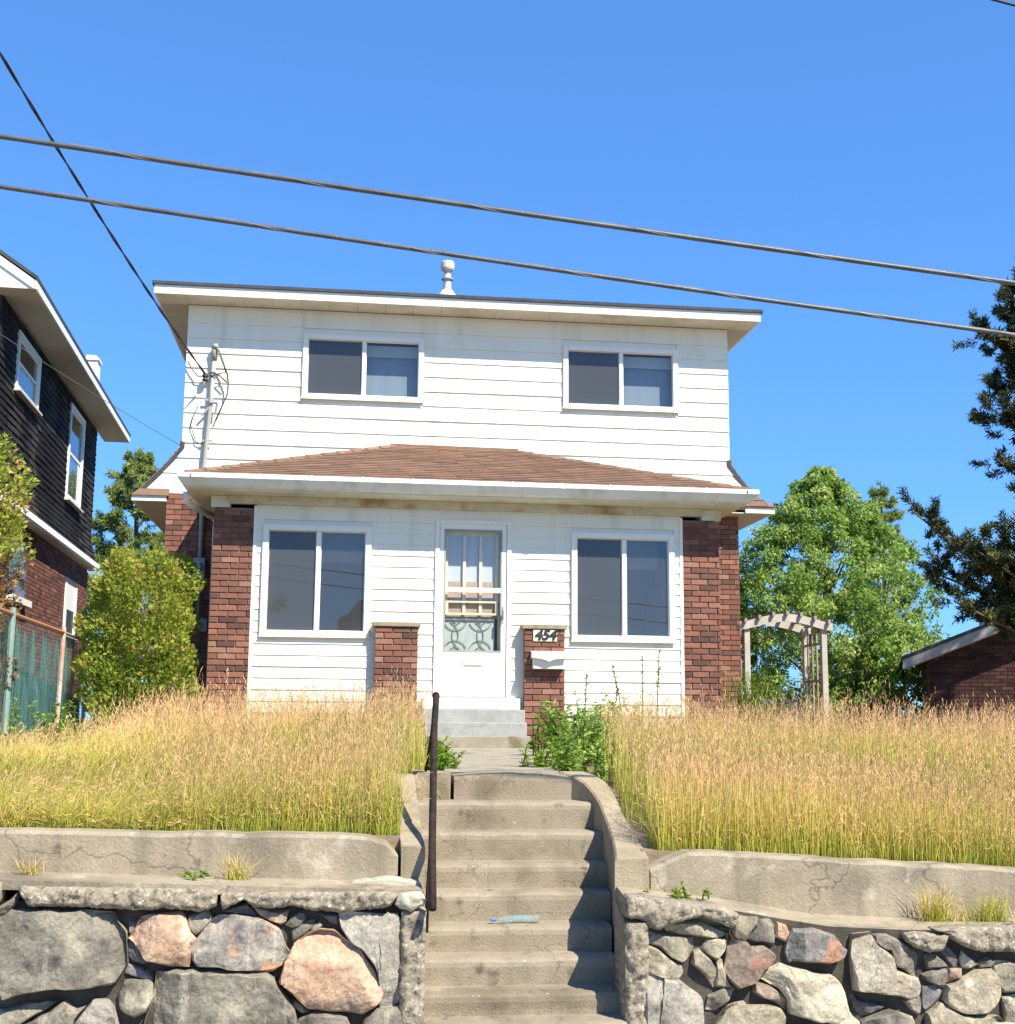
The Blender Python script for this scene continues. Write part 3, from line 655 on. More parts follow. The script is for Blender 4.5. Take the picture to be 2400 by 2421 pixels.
m.tube([(-3.555, 2.081, 7.77), (-3.47, 2.077, 7.60), (-3.40, 2.085, 7.42), (-3.55, 2.089, 7.38), (-3.62, 2.110, 7.36)], .009, 6)
m.tube([(-3.38, 2.093, 7.27), (-3.47, 2.098, 7.36), (-3.58, 2.110, 7.42), (-3.63, 2.127, 7.40)], .012, 6)
m.tube([(-3.95, 2.152, 7.58), (-3.88, 2.144, 7.46), (-3.80, 2.135, 7.36), (-3.70, 2.123, 7.36), (-3.62, 2.131, 7.38)], .011, 6)
m.tube([(-3.78, 2.190, 6.93), (-3.84, 2.182, 6.78), (-3.87, 2.186, 6.65), (-3.82, 2.182, 6.50), (-3.78, 2.177, 6.40), (-3.70, 2.165, 6.38), (-3.64, 2.152, 6.46)], .009, 6)
add('drip_loop', m, M['cable'], MS, smooth=True)
MT = thing('electric_meter', 'grey electric meter box on the shadowed brick wall behind the left porch pillar', 'meter box', (-3.645, 2.1, 4.4))
add('box', MB().box(-3.725, -3.565, 2.03, 2.195, 4.44, 4.73), M['galv'], MT, bevel=.012)
add('glass_dome', MB().tube([(-3.645, 2.03, 4.60), (-3.645, 1.98, 4.60), (-3.645, 1.955, 4.60)], [.062, .06, .035], 14), M['glass'], MT)
add('pipe', MB().tube([(-3.64, 2.12, 4.44), (-3.64, 2.12, 3.9), (-3.6, 2.12, 3.86)], .025, 8), M['galv'], MT)
add('lower_box', MB().box(-3.62, -3.5, 2.05, 2.195, 3.70, 3.88), M['galvdk'], MT, bevel=.008)

NP = thing('house_number', 'white plaque with black italic digits on the right brick pier above the mailbox', 'number sign', (.907, -.15, 3.5))
add('plaque', MB().box(.755, 1.055, -.156, -.140, 3.512, 3.652), M['cream'], NP, bevel=.004)
fc = bpy.data.curves.new('digits', 'FONT'); fc.body = '454'; fc.size = .178; fc.shear = .28; fc.extrude = .004; fc.align_x = 'CENTER'; fc.align_y = 'CENTER'; fc.offset = .0085; fc.space_character = 1.0
fo = bpy.data.objects.new('digits', fc)
COL.objects.link(fo); fo.rotation_euler = (math.pi/2, 0, 0); fo.scale = (.98, 1, 1)
bpy.context.view_layer.update()
me = bpy.data.meshes.new_from_object(fo.evaluated_get(bpy.context.evaluated_depsgraph_get())); bpy.data.objects.remove(fo)
me.name = 'digits'; me.materials.clear()
do = link('digits', me, M['black'], NP); do.rotation_euler = (math.pi/2, 0, 0); do.location = Vector((.902, -.1585, 3.585))-org(NP)

MBX = thing('mailbox', 'white wall mailbox with a drooping lid on the right brick pier', 'mailbox', (.93, -.15, 3.16))
add('body', MB().prism([(-.142, 3.165), (-.255, 3.165), (-.272, 3.30), (-.142, 3.33)], lambda p: (.745, p[0], p[1]), lambda p: (1.135, p[0], p[1])), M['white'], MBX, bevel=.006)
m = MB()
top = [(.722, 0), (.80, -.004), (.86, -.012), (.905, -.024), (.932, -.034), (.96, -.024), (1.0, -.012), (1.07, -.004), (1.158, 0)]
vs = []
for x, dz in top:
    for y, z in ((-.142, 3.39), (-.25, 3.372), (-.305, 3.335), (-.325, 3.298+dz*1.3), (-.317, 3.298+dz*1.3), (-.297, 3.33), (-.246, 3.364), (-.142, 3.38)): vs.append((x, y, z))
n = len(top); fs = [(i*8+k, i*8+(k+1) % 8, (i+1)*8+(k+1) % 8, (i+1)*8+k) for i in range(n-1) for k in range(8)]+[tuple(range(7, -1, -1)), tuple((n-1)*8+k for k in range(8))]
m.add(vs, fs); m.box(.722, .728, -.29, -.142, 3.29, 3.36)
add('lid', m, M['white'], MBX)

# ================================================================== STREET FRONT: walls, stairs
STONES = [
('g',[(-3.221,1.558),(-3.13,1.555),(-3.032,1.557),(-2.928,1.547),(-2.836,1.555),(-2.734,1.545),(-2.702,1.493),(-2.665,1.453),(-2.654,1.424),(-2.683,1.407),(-2.662,1.355),(-2.645,1.297),(-2.679,1.241),(-2.706,1.196),(-2.774,1.188),(-2.882,1.17),(-2.974,1.177),(-3.076,1.162),(-3.16,1.152),(-3.226,1.125),(-3.239,1.187),(-3.238,1.3),(-3.217,1.368),(-3.261,1.391),(-3.297,1.414),(-3.304,1.511),(-3.254,1.527)]),
('g',[(-3.308,1.568),(-3.242,1.607),(-3.205,1.647),(-3.212,1.59),(-3.249,1.539),(-3.305,1.528)]),
('d',[(-3.299,1.363),(-3.237,1.362),(-3.245,1.311),(-3.246,1.244),(-3.244,1.131),(-3.282,1.109)]),
('g',[(-3.279,1.076),(-3.222,1.069),(-3.128,1.101),(-2.987,1.104),(-3.052,1.06),(-3.15,1.001),(-3.271,0.953)]),
('g',[(-3.128,1.0),(-3.012,1.054),(-2.941,1.109),(-2.888,1.069),(-2.842,1.079),(-2.885,1.018),(-2.912,0.912),(-3.122,0.917)]),
('o',[(-2.904,0.912),(-2.873,1.012),(-2.825,1.073),(-2.793,1.112),(-2.729,1.106),(-2.698,1.065),(-2.678,1.014),(-2.661,0.907)]),
('p',[(-2.631,1.418),(-2.598,1.463),(-2.578,1.515),(-2.491,1.529),(-2.391,1.537),(-2.354,1.507),(-2.34,1.449),(-2.306,1.408),(-2.324,1.368),(-2.32,1.279),(-2.42,1.283),(-2.49,1.295),(-2.544,1.308),(-2.569,1.348),(-2.6,1.394)]),
('d',[(-2.656,1.355),(-2.639,1.406),(-2.6,1.389),(-2.557,1.342),(-2.549,1.308),(-2.502,1.29),(-2.566,1.285),(-2.619,1.297)]),
('d',[(-2.646,1.493),(-2.588,1.498),(-2.592,1.463),(-2.626,1.429),(-2.641,1.441)]),
('d',[(-2.641,1.286),(-2.576,1.262),(-2.522,1.227),(-2.509,1.198),(-2.561,1.205),(-2.644,1.235)]),
('g',[(-2.642,1.2),(-2.59,1.205),(-2.538,1.199),(-2.502,1.176),(-2.497,1.13),(-2.515,1.102),(-2.536,1.051),(-2.587,1.03),(-2.634,1.047),(-2.67,1.082),(-2.67,1.133)]),
('g',[(-2.343,1.519),(-2.308,1.524),(-2.262,1.55),(-2.224,1.506),(-2.258,1.466),(-2.298,1.425),(-2.329,1.461)]),
('g',[(-2.482,1.244),(-2.389,1.254),(-2.213,1.247),(-1.937,1.236),(-1.885,1.186),(-1.835,1.119),(-1.792,1.067),(-1.778,0.998),(-1.792,0.889),(-2.551,0.905),(-2.534,1.012),(-2.498,1.107),(-2.448,1.141),(-2.462,1.198)]),
('o',[(-2.22,1.5),(-2.18,1.523),(-2.103,1.522),(-1.983,1.506),(-1.885,1.456),(-1.866,1.421),(-1.853,1.374),(-1.827,1.339),(-1.855,1.281),(-1.913,1.247),(-2.032,1.249),(-2.21,1.269),(-2.275,1.275),(-2.306,1.31),(-2.309,1.374),(-2.254,1.46)]),
('d',[(-2.187,1.54),(-2.11,1.563),(-2.057,1.58),(-2.02,1.551),(-2.001,1.515),(-2.073,1.522)]),
('b',[(-2.015,1.568),(-1.925,1.544),(-1.835,1.549),(-1.845,1.491),(-1.868,1.473),(-1.923,1.491),(-1.971,1.515)]),
('g',[(-1.838,1.473),(-1.81,1.514),(-1.762,1.543),(-1.743,1.501),(-1.766,1.466),(-1.802,1.455)]),
('g',[(-1.807,1.437),(-1.754,1.484),(-1.7,1.489),(-1.711,1.454),(-1.752,1.419),(-1.799,1.391)]),
('t',[(-1.717,1.431),(-1.706,1.466),(-1.67,1.483),(-1.657,1.465),(-1.681,1.436)]),
('p',[(-1.663,1.442),(-1.59,1.438),(-1.528,1.393),(-1.455,1.352),(-1.423,1.298),(-1.379,1.245),(-1.366,1.193),(-1.334,1.134),(-1.345,1.094),(-1.381,1.059),(-1.44,1.029),(-1.549,1.045),(-1.639,1.052),(-1.71,1.059),(-1.754,1.1),(-1.79,1.136),(-1.858,1.189),(-1.842,1.246),(-1.832,1.304),(-1.787,1.379),(-1.722,1.425)]),
('d',[(-1.665,1.518),(-1.571,1.511),(-1.57,1.464),(-1.609,1.476)]),
('m',[(-1.559,1.517),(-1.471,1.525),(-1.392,1.516),(-1.257,1.514),(-1.244,1.449),(-1.236,1.366),(-1.253,1.296),(-1.258,1.244),(-1.244,1.167),(-1.224,1.109),(-1.247,1.057),(-1.35,1.056),(-1.322,1.122),(-1.348,1.192),(-1.367,1.257),(-1.436,1.34),(-1.51,1.393),(-1.548,1.452)]),
('g',[(-1.768,0.997),(-1.698,1.03),(-1.608,1.029),(-1.517,1.004),(-1.454,0.882),(-1.764,0.889)]),
('g',[(-1.415,0.991),(-1.356,1.047),(-1.247,1.045),(-1.222,0.987),(-1.219,0.878),(-1.436,0.882)]),
('t',[(-1.795,1.09),(-1.765,1.089),(-1.728,1.048),(-1.71,1.036),(-1.745,1.026),(-1.782,1.055)]),
('t',[(0.185,1.452),(0.276,1.47),(0.379,1.469),(0.444,1.437),(0.521,1.4),(0.488,1.379),(0.391,1.383),(0.275,1.397),(0.191,1.422)]),
('g',[(0.082,1.417),(0.197,1.392),(0.336,1.378),(0.335,1.323),(0.299,1.276),(0.273,1.252),(0.209,1.283),(0.158,1.332),(0.107,1.35),(0.069,1.375)]),
('t',[(0.069,1.351),(0.152,1.32),(0.209,1.271),(0.273,1.24),(0.279,1.204),(0.246,1.168),(0.157,1.182),(0.093,1.207),(0.068,1.279)]),
('m',[(0.074,1.195),(0.144,1.176),(0.169,1.134),(0.142,1.045),(0.128,0.85),(0.071,0.851)]),
('m',[(0.176,1.175),(0.259,1.162),(0.309,1.119),(0.367,1.083),(0.372,1.011),(0.382,0.845),(0.134,0.85),(0.155,1.027),(0.175,1.122)]),
('g',[(0.39,1.323),(0.423,1.371),(0.527,1.367),(0.519,1.321),(0.473,1.267),(0.434,1.286)]),
('t',[(0.344,1.299),(0.377,1.314),(0.428,1.268),(0.459,1.219),(0.465,1.165),(0.445,1.129),(0.407,1.19),(0.337,1.245)]),
('b',[(0.534,1.394),(0.557,1.4),(0.569,1.363),(0.644,1.35),(0.65,1.332),(0.722,1.334),(0.767,1.306),(0.786,1.281),(0.759,1.245),(0.699,1.198),(0.672,1.15),(0.587,1.127),(0.542,1.164),(0.511,1.225),(0.518,1.273),(0.539,1.321)]),
('t',[(0.58,1.448),(0.595,1.503),(0.699,1.496),(0.692,1.447),(0.652,1.411),(0.631,1.362),(0.586,1.375),(0.567,1.418)]),
('g',[(0.647,1.374),(0.698,1.441),(0.709,1.484),(0.797,1.48),(0.797,1.342),(0.729,1.355)]),
('p',[(0.807,1.464),(0.862,1.439),(0.881,1.39),(0.86,1.357),(0.808,1.385)]),
('o',[(0.873,1.366),(0.901,1.42),(1.007,1.425),(1.125,1.387),(1.157,1.338),(1.189,1.313),(1.161,1.264),(1.094,1.244),(0.976,1.252),(0.864,1.256),(0.862,1.317)]),
('w',[(0.705,1.173),(0.778,1.215),(0.831,1.241),(0.896,1.219),(0.994,1.193),(1.102,1.18),(1.163,1.118),(1.174,1.069),(1.179,1.009),(1.249,0.941),(1.225,0.827),(1.149,0.919),(0.967,0.958),(0.857,0.99),(0.859,1.056),(0.814,1.111),(0.75,1.149)]),
('b',[(0.691,1.15),(0.75,1.137),(0.814,1.096),(0.852,1.051),(0.844,1.003),(0.787,1.046),(0.722,1.065),(0.677,1.096)]),
('g',[(0.418,1.076),(0.503,1.116),(0.564,1.109),(0.527,1.056),(0.462,1.009),(0.411,1.016)]),
('t',[(0.527,1.032),(0.618,1.049),(0.63,1.024),(0.747,1.028),(0.812,1.009),(0.836,0.961),(0.82,0.836),(0.414,0.844),(0.461,0.932),(0.506,0.979)]),
('t',[(0.46,1.249),(0.505,1.261),(0.508,1.213),(0.529,1.152),(0.555,1.128),(0.503,1.125),(0.458,1.135),(0.478,1.189)]),
('w',[(1.241,1.386),(1.348,1.397),(1.372,1.329),(1.444,1.285),(1.455,1.211),(1.6,1.16),(1.603,1.074),(1.542,1.051),(1.442,1.077),(1.336,1.091),(1.237,1.105),(1.232,1.239)]),
('g',[(1.361,1.385),(1.435,1.39),(1.507,1.352),(1.605,1.283),(1.6,1.172),(1.468,1.223),(1.465,1.297),(1.425,1.304),(1.363,1.348)]),
('g',[(1.527,1.033),(1.609,1.062),(1.62,1.001),(1.604,0.959),(1.559,0.996)]),
('g',[(1.659,1.27),(1.706,1.279),(1.759,1.238),(1.778,1.213),(1.717,1.208),(1.662,1.202)]),
('d',[(1.741,1.3),(1.79,1.324),(1.841,1.268),(1.859,1.212),(1.825,1.206),(1.792,1.231)]),
('w',[(1.87,1.292),(1.902,1.267),(1.961,1.223),(1.913,1.202),(1.869,1.206)]),
('g',[(1.641,1.172),(1.696,1.196),(1.78,1.198),(1.785,1.157),(1.759,1.103),(1.673,1.135)]),
('t',[(1.969,1.229),(2.018,1.256),(2.058,1.237),(2.042,1.206),(1.974,1.201)]),
('b',[(1.797,1.194),(1.858,1.196),(1.856,1.156),(1.808,1.133),(1.784,1.133)]),
('t',[(1.779,1.108),(1.862,1.147),(1.946,1.183),(2.028,1.194),(2.059,1.129),(2.069,1.073),(2.032,1.012),(1.982,0.973),(1.853,0.969),(1.794,0.998),(1.756,1.035)]),
('g',[(2.071,1.234),(2.149,1.226),(2.214,1.213),(2.206,1.077),(2.104,1.079),(2.074,1.153)]),
('g',[(2.101,1.036),(2.205,1.052),(2.196,0.911),(2.108,0.913)]),
('d',[(1.625,1.117),(1.692,1.116),(1.748,1.084),(1.73,1.054),(1.642,0.982),(1.631,1.019)]),
('t',[(1.658,0.967),(1.735,1.023),(1.8,0.983),(1.893,0.953),(2.056,0.95),(2.087,0.907),(2.082,0.81),(1.632,0.819)]),
('g',[(1.278,0.934),(1.358,0.969),(1.439,0.992),(1.492,0.973),(1.557,0.953),(1.578,0.82),(1.267,0.826)]),
('d',[(1.177,1.081),(1.237,1.093),(1.255,1.05),(1.334,1.03),(1.433,1.019),(1.319,0.97),(1.251,0.941),(1.187,0.996)]),  # small stone lying in shadow, that shade put into its dark colour
]

def srand(seed): return random.Random(seed)
def rough_outline(poly, step, amp, seed):
    r = srand(seed); out = []
    n = len(poly)
    for i in range(n):
        p, q = Vector(poly[i]+(0,)), Vector(poly[(i+1) % n]+(0,)); L = (q-p).length; k = max(1, int(L/step))
        nr = Vector((-(q-p).y, (q-p).x, 0)).normalized() if L > 1e-6 else Vector((0, 0, 0))
        for j in range(k):
            t = p.lerp(q, j/k); a = amp*r.uniform(-1, 1)*(1 if j else .3); out.append((t.x+nr.x*a, t.y+nr.y*a))
    return out
def stone_mesh(poly, yf, depth, seed, amp=.010, dome=.035, step=.05, rings=(1, .985, .93, .72, .42, .15)):
    """a chiselled stone: outline in the wall plane, front pushed out ring by ring with noise; returns MB"""
    r = srand(seed); o = rough_outline(poly, step, amp, seed)
    ar = sum(o[i][0]*o[(i+1) % len(o)][1]-o[(i+1) % len(o)][0]*o[i][1] for i in range(len(o)))
    if ar < 0: o = o[::-1]
    cx = sum(p[0] for p in o)/len(o); cz = sum(p[1] for p in o)/len(o); size = math.sqrt(abs(ar)/2)
    tx, tz = r.uniform(-.16, .16), r.uniform(-.22, .1); m = MB(); n = len(o); d = min(dome, size*.14)
    lv = [0, d*.45, d*.85, d, d, d]
    for k, (s, h) in enumerate(zip((1,)+rings, [-depth]+lv)):
        for (x, z) in o:
            px, pz = cx+(x-cx)*s, cz+(z-cz)*s
            hh = h
            if k >= 2:
                nv = noise.noise(Vector((px*5.5+seed*3.1, pz*5.5, seed*.7)))*.9+noise.noise(Vector((px*13+seed, pz*13, seed*1.7)))*.45+noise.noise(Vector((px*28, pz*28, seed)))*.2
                hh += (nv*.026*min(1, size/.3)+tx*(px-cx)*.35+tz*(pz-cz)*.35)*(1 if k > 2 else .7)
            m.v.append((px, yf-hh, pz))
    R = len(rings)+1
    for k in range(R-1):
        for i in range(n):
            j = (i+1) % n; m.f.append((k*n+i, k*n+j, (k+1)*n+j, (k+1)*n+i))
    m.f.append(tuple(range((R-1)*n, R*n))); m.f.append(tuple(range(n-1, -1, -1)))
    return m
def slab_mesh(poly, yf, depth, seed, axis=0, step=.02, rows=7, amp=.008):
    """a broken concrete block: the outline sampled in strips along its long axis, rounded and pitted"""
    r = srand(seed); n = len(poly); lo, hi = min(v[axis] for v in poly), max(v[axis] for v in poly); k = max(4, int((hi-lo)/step)); m = MB()
    for i in range(k+1):
        t = lo+(hi-lo)*(.004+.992*i/k); c = []
        for a, b_ in zip(poly, poly[1:]+poly[:1]):
            if (a[axis]-t)*(b_[axis]-t) < 0: c.append(a[1-axis]+(b_[1-axis]-a[1-axis])*(t-a[axis])/(b_[axis]-a[axis]))
        c = sorted(c) or [poly[0][1-axis]]*2; u0, u1 = c[0], c[-1]
        e = min(1, min(i, k-i)/2.5)
        u0 += amp*1.1*noise.noise(Vector((t*22, seed, 3)))+amp*.7*noise.noise(Vector((t*60, seed, 8))); u1 += amp*.6*noise.noise(Vector((t*18, seed, 7)))
        for j in range(rows+2):
            if j == 0 or j == rows+1: u, y = (u0 if j == 0 else u1), yf+depth
            else:
                g = (j-1)/(rows-1); u = u0+(u1-u0)*g; ed = min(1, min(g, 1-g)*4)*(.4+.6*e)
                P = Vector((t*9, u*9, seed*1.3)); y = yf+.022*(1-ed)**2-.016*noise.noise(P)-.016*noise.noise(P*2.6)-.012*noise.noise(P*6)
                pit = noise.noise(P*4.3+Vector((9, 2, 5)))
                if pit > .25: y += .035*(pit-.25)
            m.v.append((t, y, u) if axis == 0 else (u, y, t))
    R_ = rows+2
    for i in range(k):
        for j in range(R_): m.f.append((i*R_+j, i*R_+(j+1) % R_, (i+1)*R_+(j+1) % R_, (i+1)*R_+j))
    m.f.append(tuple(range(R_-1, -1, -1))); m.f.append(tuple(k*R_+j for j in range(R_)))
    return m
def facet_stone(poly, yf, depth, seed, d=.036, step=.02):
    """a rough stone: outline sampled in strips, its face cut by a few planes and pitted, the edge rounded off"""
    r = srand(seed); mx_, mz_ = sum(v[0] for v in poly)/len(poly), sum(v[1] for v in poly)/len(poly); gx_ = 1+.010/max(.06, (max(v[0] for v in poly)-min(v[0] for v in poly))/2)
    o = rough_outline([(mx_+(x-mx_)*gx_, mz_+(z-mz_)*gx_) for x, z in poly], .045, .007, seed); n = len(o); xs_ = [v[0] for v in o]; zs_ = [v[1] for v in o]
    lo, hi = min(xs_), max(xs_); cx, cz = (lo+hi)/2, (min(zs_)+max(zs_))/2; size = math.sqrt((hi-lo)*(max(zs_)-min(zs_))); d = min(d, size*.12); step = min(step, (hi-lo)/7)
    pl = []
    for _ in range(r.randint(4, 6)):
        a = r.random()*6.28; t = r.uniform(.12, .75); pl.append((math.cos(a)*t, math.sin(a)*t, d*r.uniform(.75, 1.1)+t*size*r.uniform(.08, .34)))
    pl.append((r.uniform(-.05, .05), r.uniform(-.08, .04), d))
    k = max(6, int((hi-lo)/step)); rows = max(6, min(30, int((max(zs_)-min(zs_))/step))); m = MB()
    for i in range(k+1):
        t = lo+(hi-lo)*(.003+.994*i/k); c = []
        for a, b_ in zip(o, o[1:]+o[:1]):
            if (a[0]-t)*(b_[0]-t) < 0: c.append(a[1]+(b_[1]-a[1])*(t-a[0])/(b_[0]-a[0]))
        c = sorted(c) or [cz, cz]; u0, u1 = c[0], c[-1]
        for j in range(rows+2):
            if j == 0 or j == rows+1: u, y = (u0 if j == 0 else u1), yf+depth
            else:
                g = (j-1)/(rows-1); u = u0+(u1-u0)*g
                e = min(t-lo, hi-t, (u-u0)*.9, (u1-u)*.9)/.011; e = max(0, min(1, e)); e = 1-(1-e)**2
                h = min(a*(t-cx)+b_*(u-cz)+cc for a, b_, cc in pl); P = Vector((t*8, u*8, seed*1.7))
                y = yf-h*e+.018*(1-e)-.009*noise.noise(P)-.007*noise.noise(P*2.7)-.004*noise.noise(P*7)
            m.v.append((t, y, u))
    R_ = rows+2
    for i in range(k):
        for j in range(R_): m.f.append((i*R_+j, i*R_+(j+1) % R_, (i+1)*R_+(j+1) % R_, (i+1)*R_+j))
    m.f.append(tuple(range(R_-1, -1, -1))); m.f.append(tuple(k*R_+j for j in range(R_)))
    return m
def clip(poly, nx, nz, c):                               # keep nx*x+nz*z <= c
    out = []
    for i in range(len(poly)):
        p, q = poly[i], poly[(i+1) % len(poly)]; a, b = nx*p[0]+nz*p[1]-c, nx*q[0]+nz*q[1]-c
        if a <= 0: out.append(p)
        if a*b < 0: t = a/(a-b); out.append((p[0]+(q[0]-p[0])*t, p[1]+(q[1]-p[1])*t))
    return out
def cells(x0, x1, z0, z1, n, seed):
    r = srand(seed); P = []
    while len(P) < n:
        p = (r.uniform(x0, x1), r.uniform(z0, z1))
        if all((p[0]-q[0])**2+(p[1]-q[1])**2 > (x1-x0)*(z1-z0)/n*.42 for q in P) or r.random() < .02: P.append(p)
    for p in P:
        poly = [(x0, z0), (x1, z0), (x1, z1), (x0, z1)]
        for q in P:
            if q is not p and poly:
                nx, nz = q[0]-p[0], q[1]-p[1]; poly = clip(poly, nx, nz, (q[0]**2+q[1]**2-p[0]**2-p[1]**2)/2-.022*math.hypot(nx, nz))
        if len(poly) > 2: yield poly
YW, YC = -9.2, -8.9
def street_z(x): return -.045*(x+1.6)
WL = thing('retaining_wall', 'dark stone retaining wall left of the steps with a big peach boulder near its end', 'stone wall', (-3.4, -9.1, 0))
WR = thing('retaining_wall', 'pale jagged stone retaining wall right of the concrete steps', 'stone wall', (2, -9.1, 0))
add('core', MB().hexa([(-8, -9.115, -.3), (-1.24, -9.115, -.3), (-1.24, -9.115, 1.56), (-8, -9.115, 1.70)], [(-8, -8.91, -.3), (-1.24, -8.91, -.3), (-1.24, -8.91, 1.56), (-8, -8.91, 1.70)]), M['joint'], WL)
add('core', MB().hexa([(.08, -9.125, -.6), (7, -9.125, -.6), (7, -9.125, 1.02), (.08, -9.125, 1.46)], [(.08, -8.91, -.6), (7, -8.91, -.6), (7, -8.91, 1.02), (.08, -8.91, 1.46)]), M['joint'], WR)
for i, (c, poly) in enumerate(STONES):
    par = WL if poly[0][0] < -.6 else WR
    size = math.sqrt(abs(sum(poly[k][0]*poly[(k+1) % len(poly)][1]-poly[(k+1) % len(poly)][0]*poly[k][1] for k in range(len(poly))))/2)
    back = .0 if size > .16 else (.03 if c != 'm' else -.005)
    if c == 'd': back += .02
    add('stone', facet_stone(poly, YW+back+.018, .09, i+3, .044, .014), M['s'+c], par, smooth=True, sharp=32)
fill = list(cells(-7.9, -3.30, -.2, 1.58, 40, 5))+list(cells(-3.3, -1.26, -.2, .94, 16, 6))
for i, poly in enumerate(fill): add('stone', facet_stone(poly, YW+.02, .10, 200+i, step=.045), M['s'+'ggdtpo'[i % 6]], WL, smooth=True, sharp=32)
fill = list(cells(2.26, 6.9, -.5, 1.0, 34, 8))+list(cells(.10, 2.26, -.5, .90, 18, 9))
for i, poly in enumerate(fill): add('stone', facet_stone(poly, YW+.02, .10, 300+i, step=.045), M['s'+'gtwgbt'[i % 6]], WR, smooth=True, sharp=32)
# broken concrete coping, slab by slab
COP_A = [(-3.19, 1.682), (-2.994, 1.676), (-2.761, 1.67), (-2.527, 1.666), (-2.35, 1.661), (-2.195, 1.655), (-2.198, 1.57), (-2.286, 1.55), (-2.434, 1.566), (-2.58, 1.559), (-2.726, 1.568), (-2.872, 1.576), (-3.017, 1.583), (-3.131, 1.578), (-3.15, 1.607), (-3.181, 1.641)]
COP_B = [(-2.182, 1.64), (-2.048, 1.642), (-1.808, 1.642), (-1.566, 1.641), (-1.322, 1.642), (-1.266, 1.627), (-1.29, 1.58), (-1.332, 1.559), (-1.442, 1.549), (-1.545, 1.538), (-1.715, 1.551), (-1.806, 1.578), (-1.889, 1.561), (-2.003, 1.568), (-2.059, 1.607), (-2.105, 1.581), (-2.176, 1.558)]
COP_C = [(-1.26, 1.633), (-1.137, 1.641), (-1.112, 1.602), (-1.117, 1.572), (-1.197, 1.537), (-1.24, 1.553), (-1.28, 1.574)]
COP_D = [(-0.026, 1.606), (0.09, 1.596), (0.251, 1.576), (0.413, 1.56), (0.511, 1.547), (0.582, 1.515), (0.574, 1.454), (0.541, 1.436), (0.47, 1.468), (0.38, 1.499), (0.315, 1.487), (0.25, 1.47), (0.185, 1.455), (0.146, 1.434), (0.089, 1.441), (0.076, 1.478), (-0.039, 1.497)]
COP_E = [(1.523, 1.395), (1.597, 1.407), (1.772, 1.386), (1.764, 1.343), (1.728, 1.3), (1.647, 1.301), (1.574, 1.327), (1.528, 1.358)]
COP_F = [(1.692, 1.418), (1.849, 1.423), (2.16, 1.42), (2.254, 1.422), (2.246, 1.287), (2.095, 1.295), (1.965, 1.297), (1.885, 1.317), (1.805, 1.361), (1.776, 1.392)]
COP_0 = [(-7.9, 1.84), (-5.5, 1.77), (-3.26, 1.70), (-3.27, 1.60), (-5.5, 1.66), (-7.9, 1.72)]
COP_G = [(2.27, 1.42), (4.5, 1.27), (6.9, 1.10), (6.9, .98), (4.5, 1.14), (2.26, 1.29)]
def coping(poly, par, m, seed, lift=.0, yf=YW-.045):
    add('coping_slab', slab_mesh(poly, yf+.03, .27, seed, step=.013, rows=9), m, par, smooth=True)
for k, pl in enumerate((COP_A, COP_B, COP_0)): coping(pl, WL, M['rubble'], 400+k)
coping(COP_C, WL, M['patch'], 405)
for k, pl in enumerate((COP_D, COP_E, COP_F, COP_G)): coping(pl, WR, M['rubble'], 410+k)
# ledges on which the coping ends against the upper wall
add('ledge', MB().hexa([(-8, -9.17, 1.80), (-8, -8.88, 1.80), (-1.13, -8.88, 1.60), (-1.13, -9.17, 1.60)][::-1], [(-8, -9.17, 1.86), (-8, -8.88, 1.875), (-1.13, -8.88, 1.655), (-1.13, -9.17, 1.643)][::-1]), M['concrete'], WL)
b = MB(); lx = [(-.03, 1.604), (.19, 1.580), (.576, 1.535), (.84, 1.49), (1.1, 1.448), (1.54, 1.425), (2.2, 1.418), (7, 1.08)]
for (xa, za), (xb, zb) in zip(lx, lx[1:]):
    b.hexa([(xa, -9.10, za-.10), (xb, -9.10, zb-.10), (xb, -9.16, zb-.012), (xa, -9.16, za-.012)], [(xa, -8.88, za-.5), (xb, -8.88, zb-.5), (xb, -8.88, zb+.02), (xa, -8.88, za+.02)])
add('ledge', b, M['concrete'], WR)
# rubble jambs beside the steps
def jamb(x0, x1, z0, z1, par, seed):
    poly = [(x0, z0), (x1, z0), (x1, z1), (x0, z1)]
    add('jamb', slab_mesh(poly, YW+.005, .30, seed, 1, .014, 11, .010), M['rubble'], par, smooth=True)
jamb(-1.243, -1.112, -.1, 1.545, WL, 420); jamb(-.040, .086, -.2, 1.475, WR, 421)

# upper concrete walls
def profile_wall(name, label, pts, zbot, y0, y1, m):
    b = MB(); n = len(pts)
    for yy, dz in ((y0, -.018), (y0+.03, 0), (y1, 0)):
        for x, z in pts: b.v.append((x, yy, z+dz))
    for x, z in pts: b.v.append((x, y0, zbot(x)))
    for x, z in pts: b.v.append((x, y1, zbot(x)))
    for i in range(n-1):
        for a, c in ((0, 1), (1, 2)): b.f.append((a*n+i, a*n+i+1, c*n+i+1, c*n+i))
        b.f.append((3*n+i, 3*n+i+1, i+1, i)); b.f.append((2*n+i, 2*n+i+1, 4*n+i+1, 4*n+i)); b.f.append((4*n+i, 4*n+i+1, 3*n+i+1, 3*n+i))
    b.f.append((3*n, 0, n, 2*n, 4*n)); b.f.append((4*n-1, 5*n-1, 3*n-1, 2*n-1, n-1))
    o = add(name, b, m); props(o, label, 'concrete wall'); return o
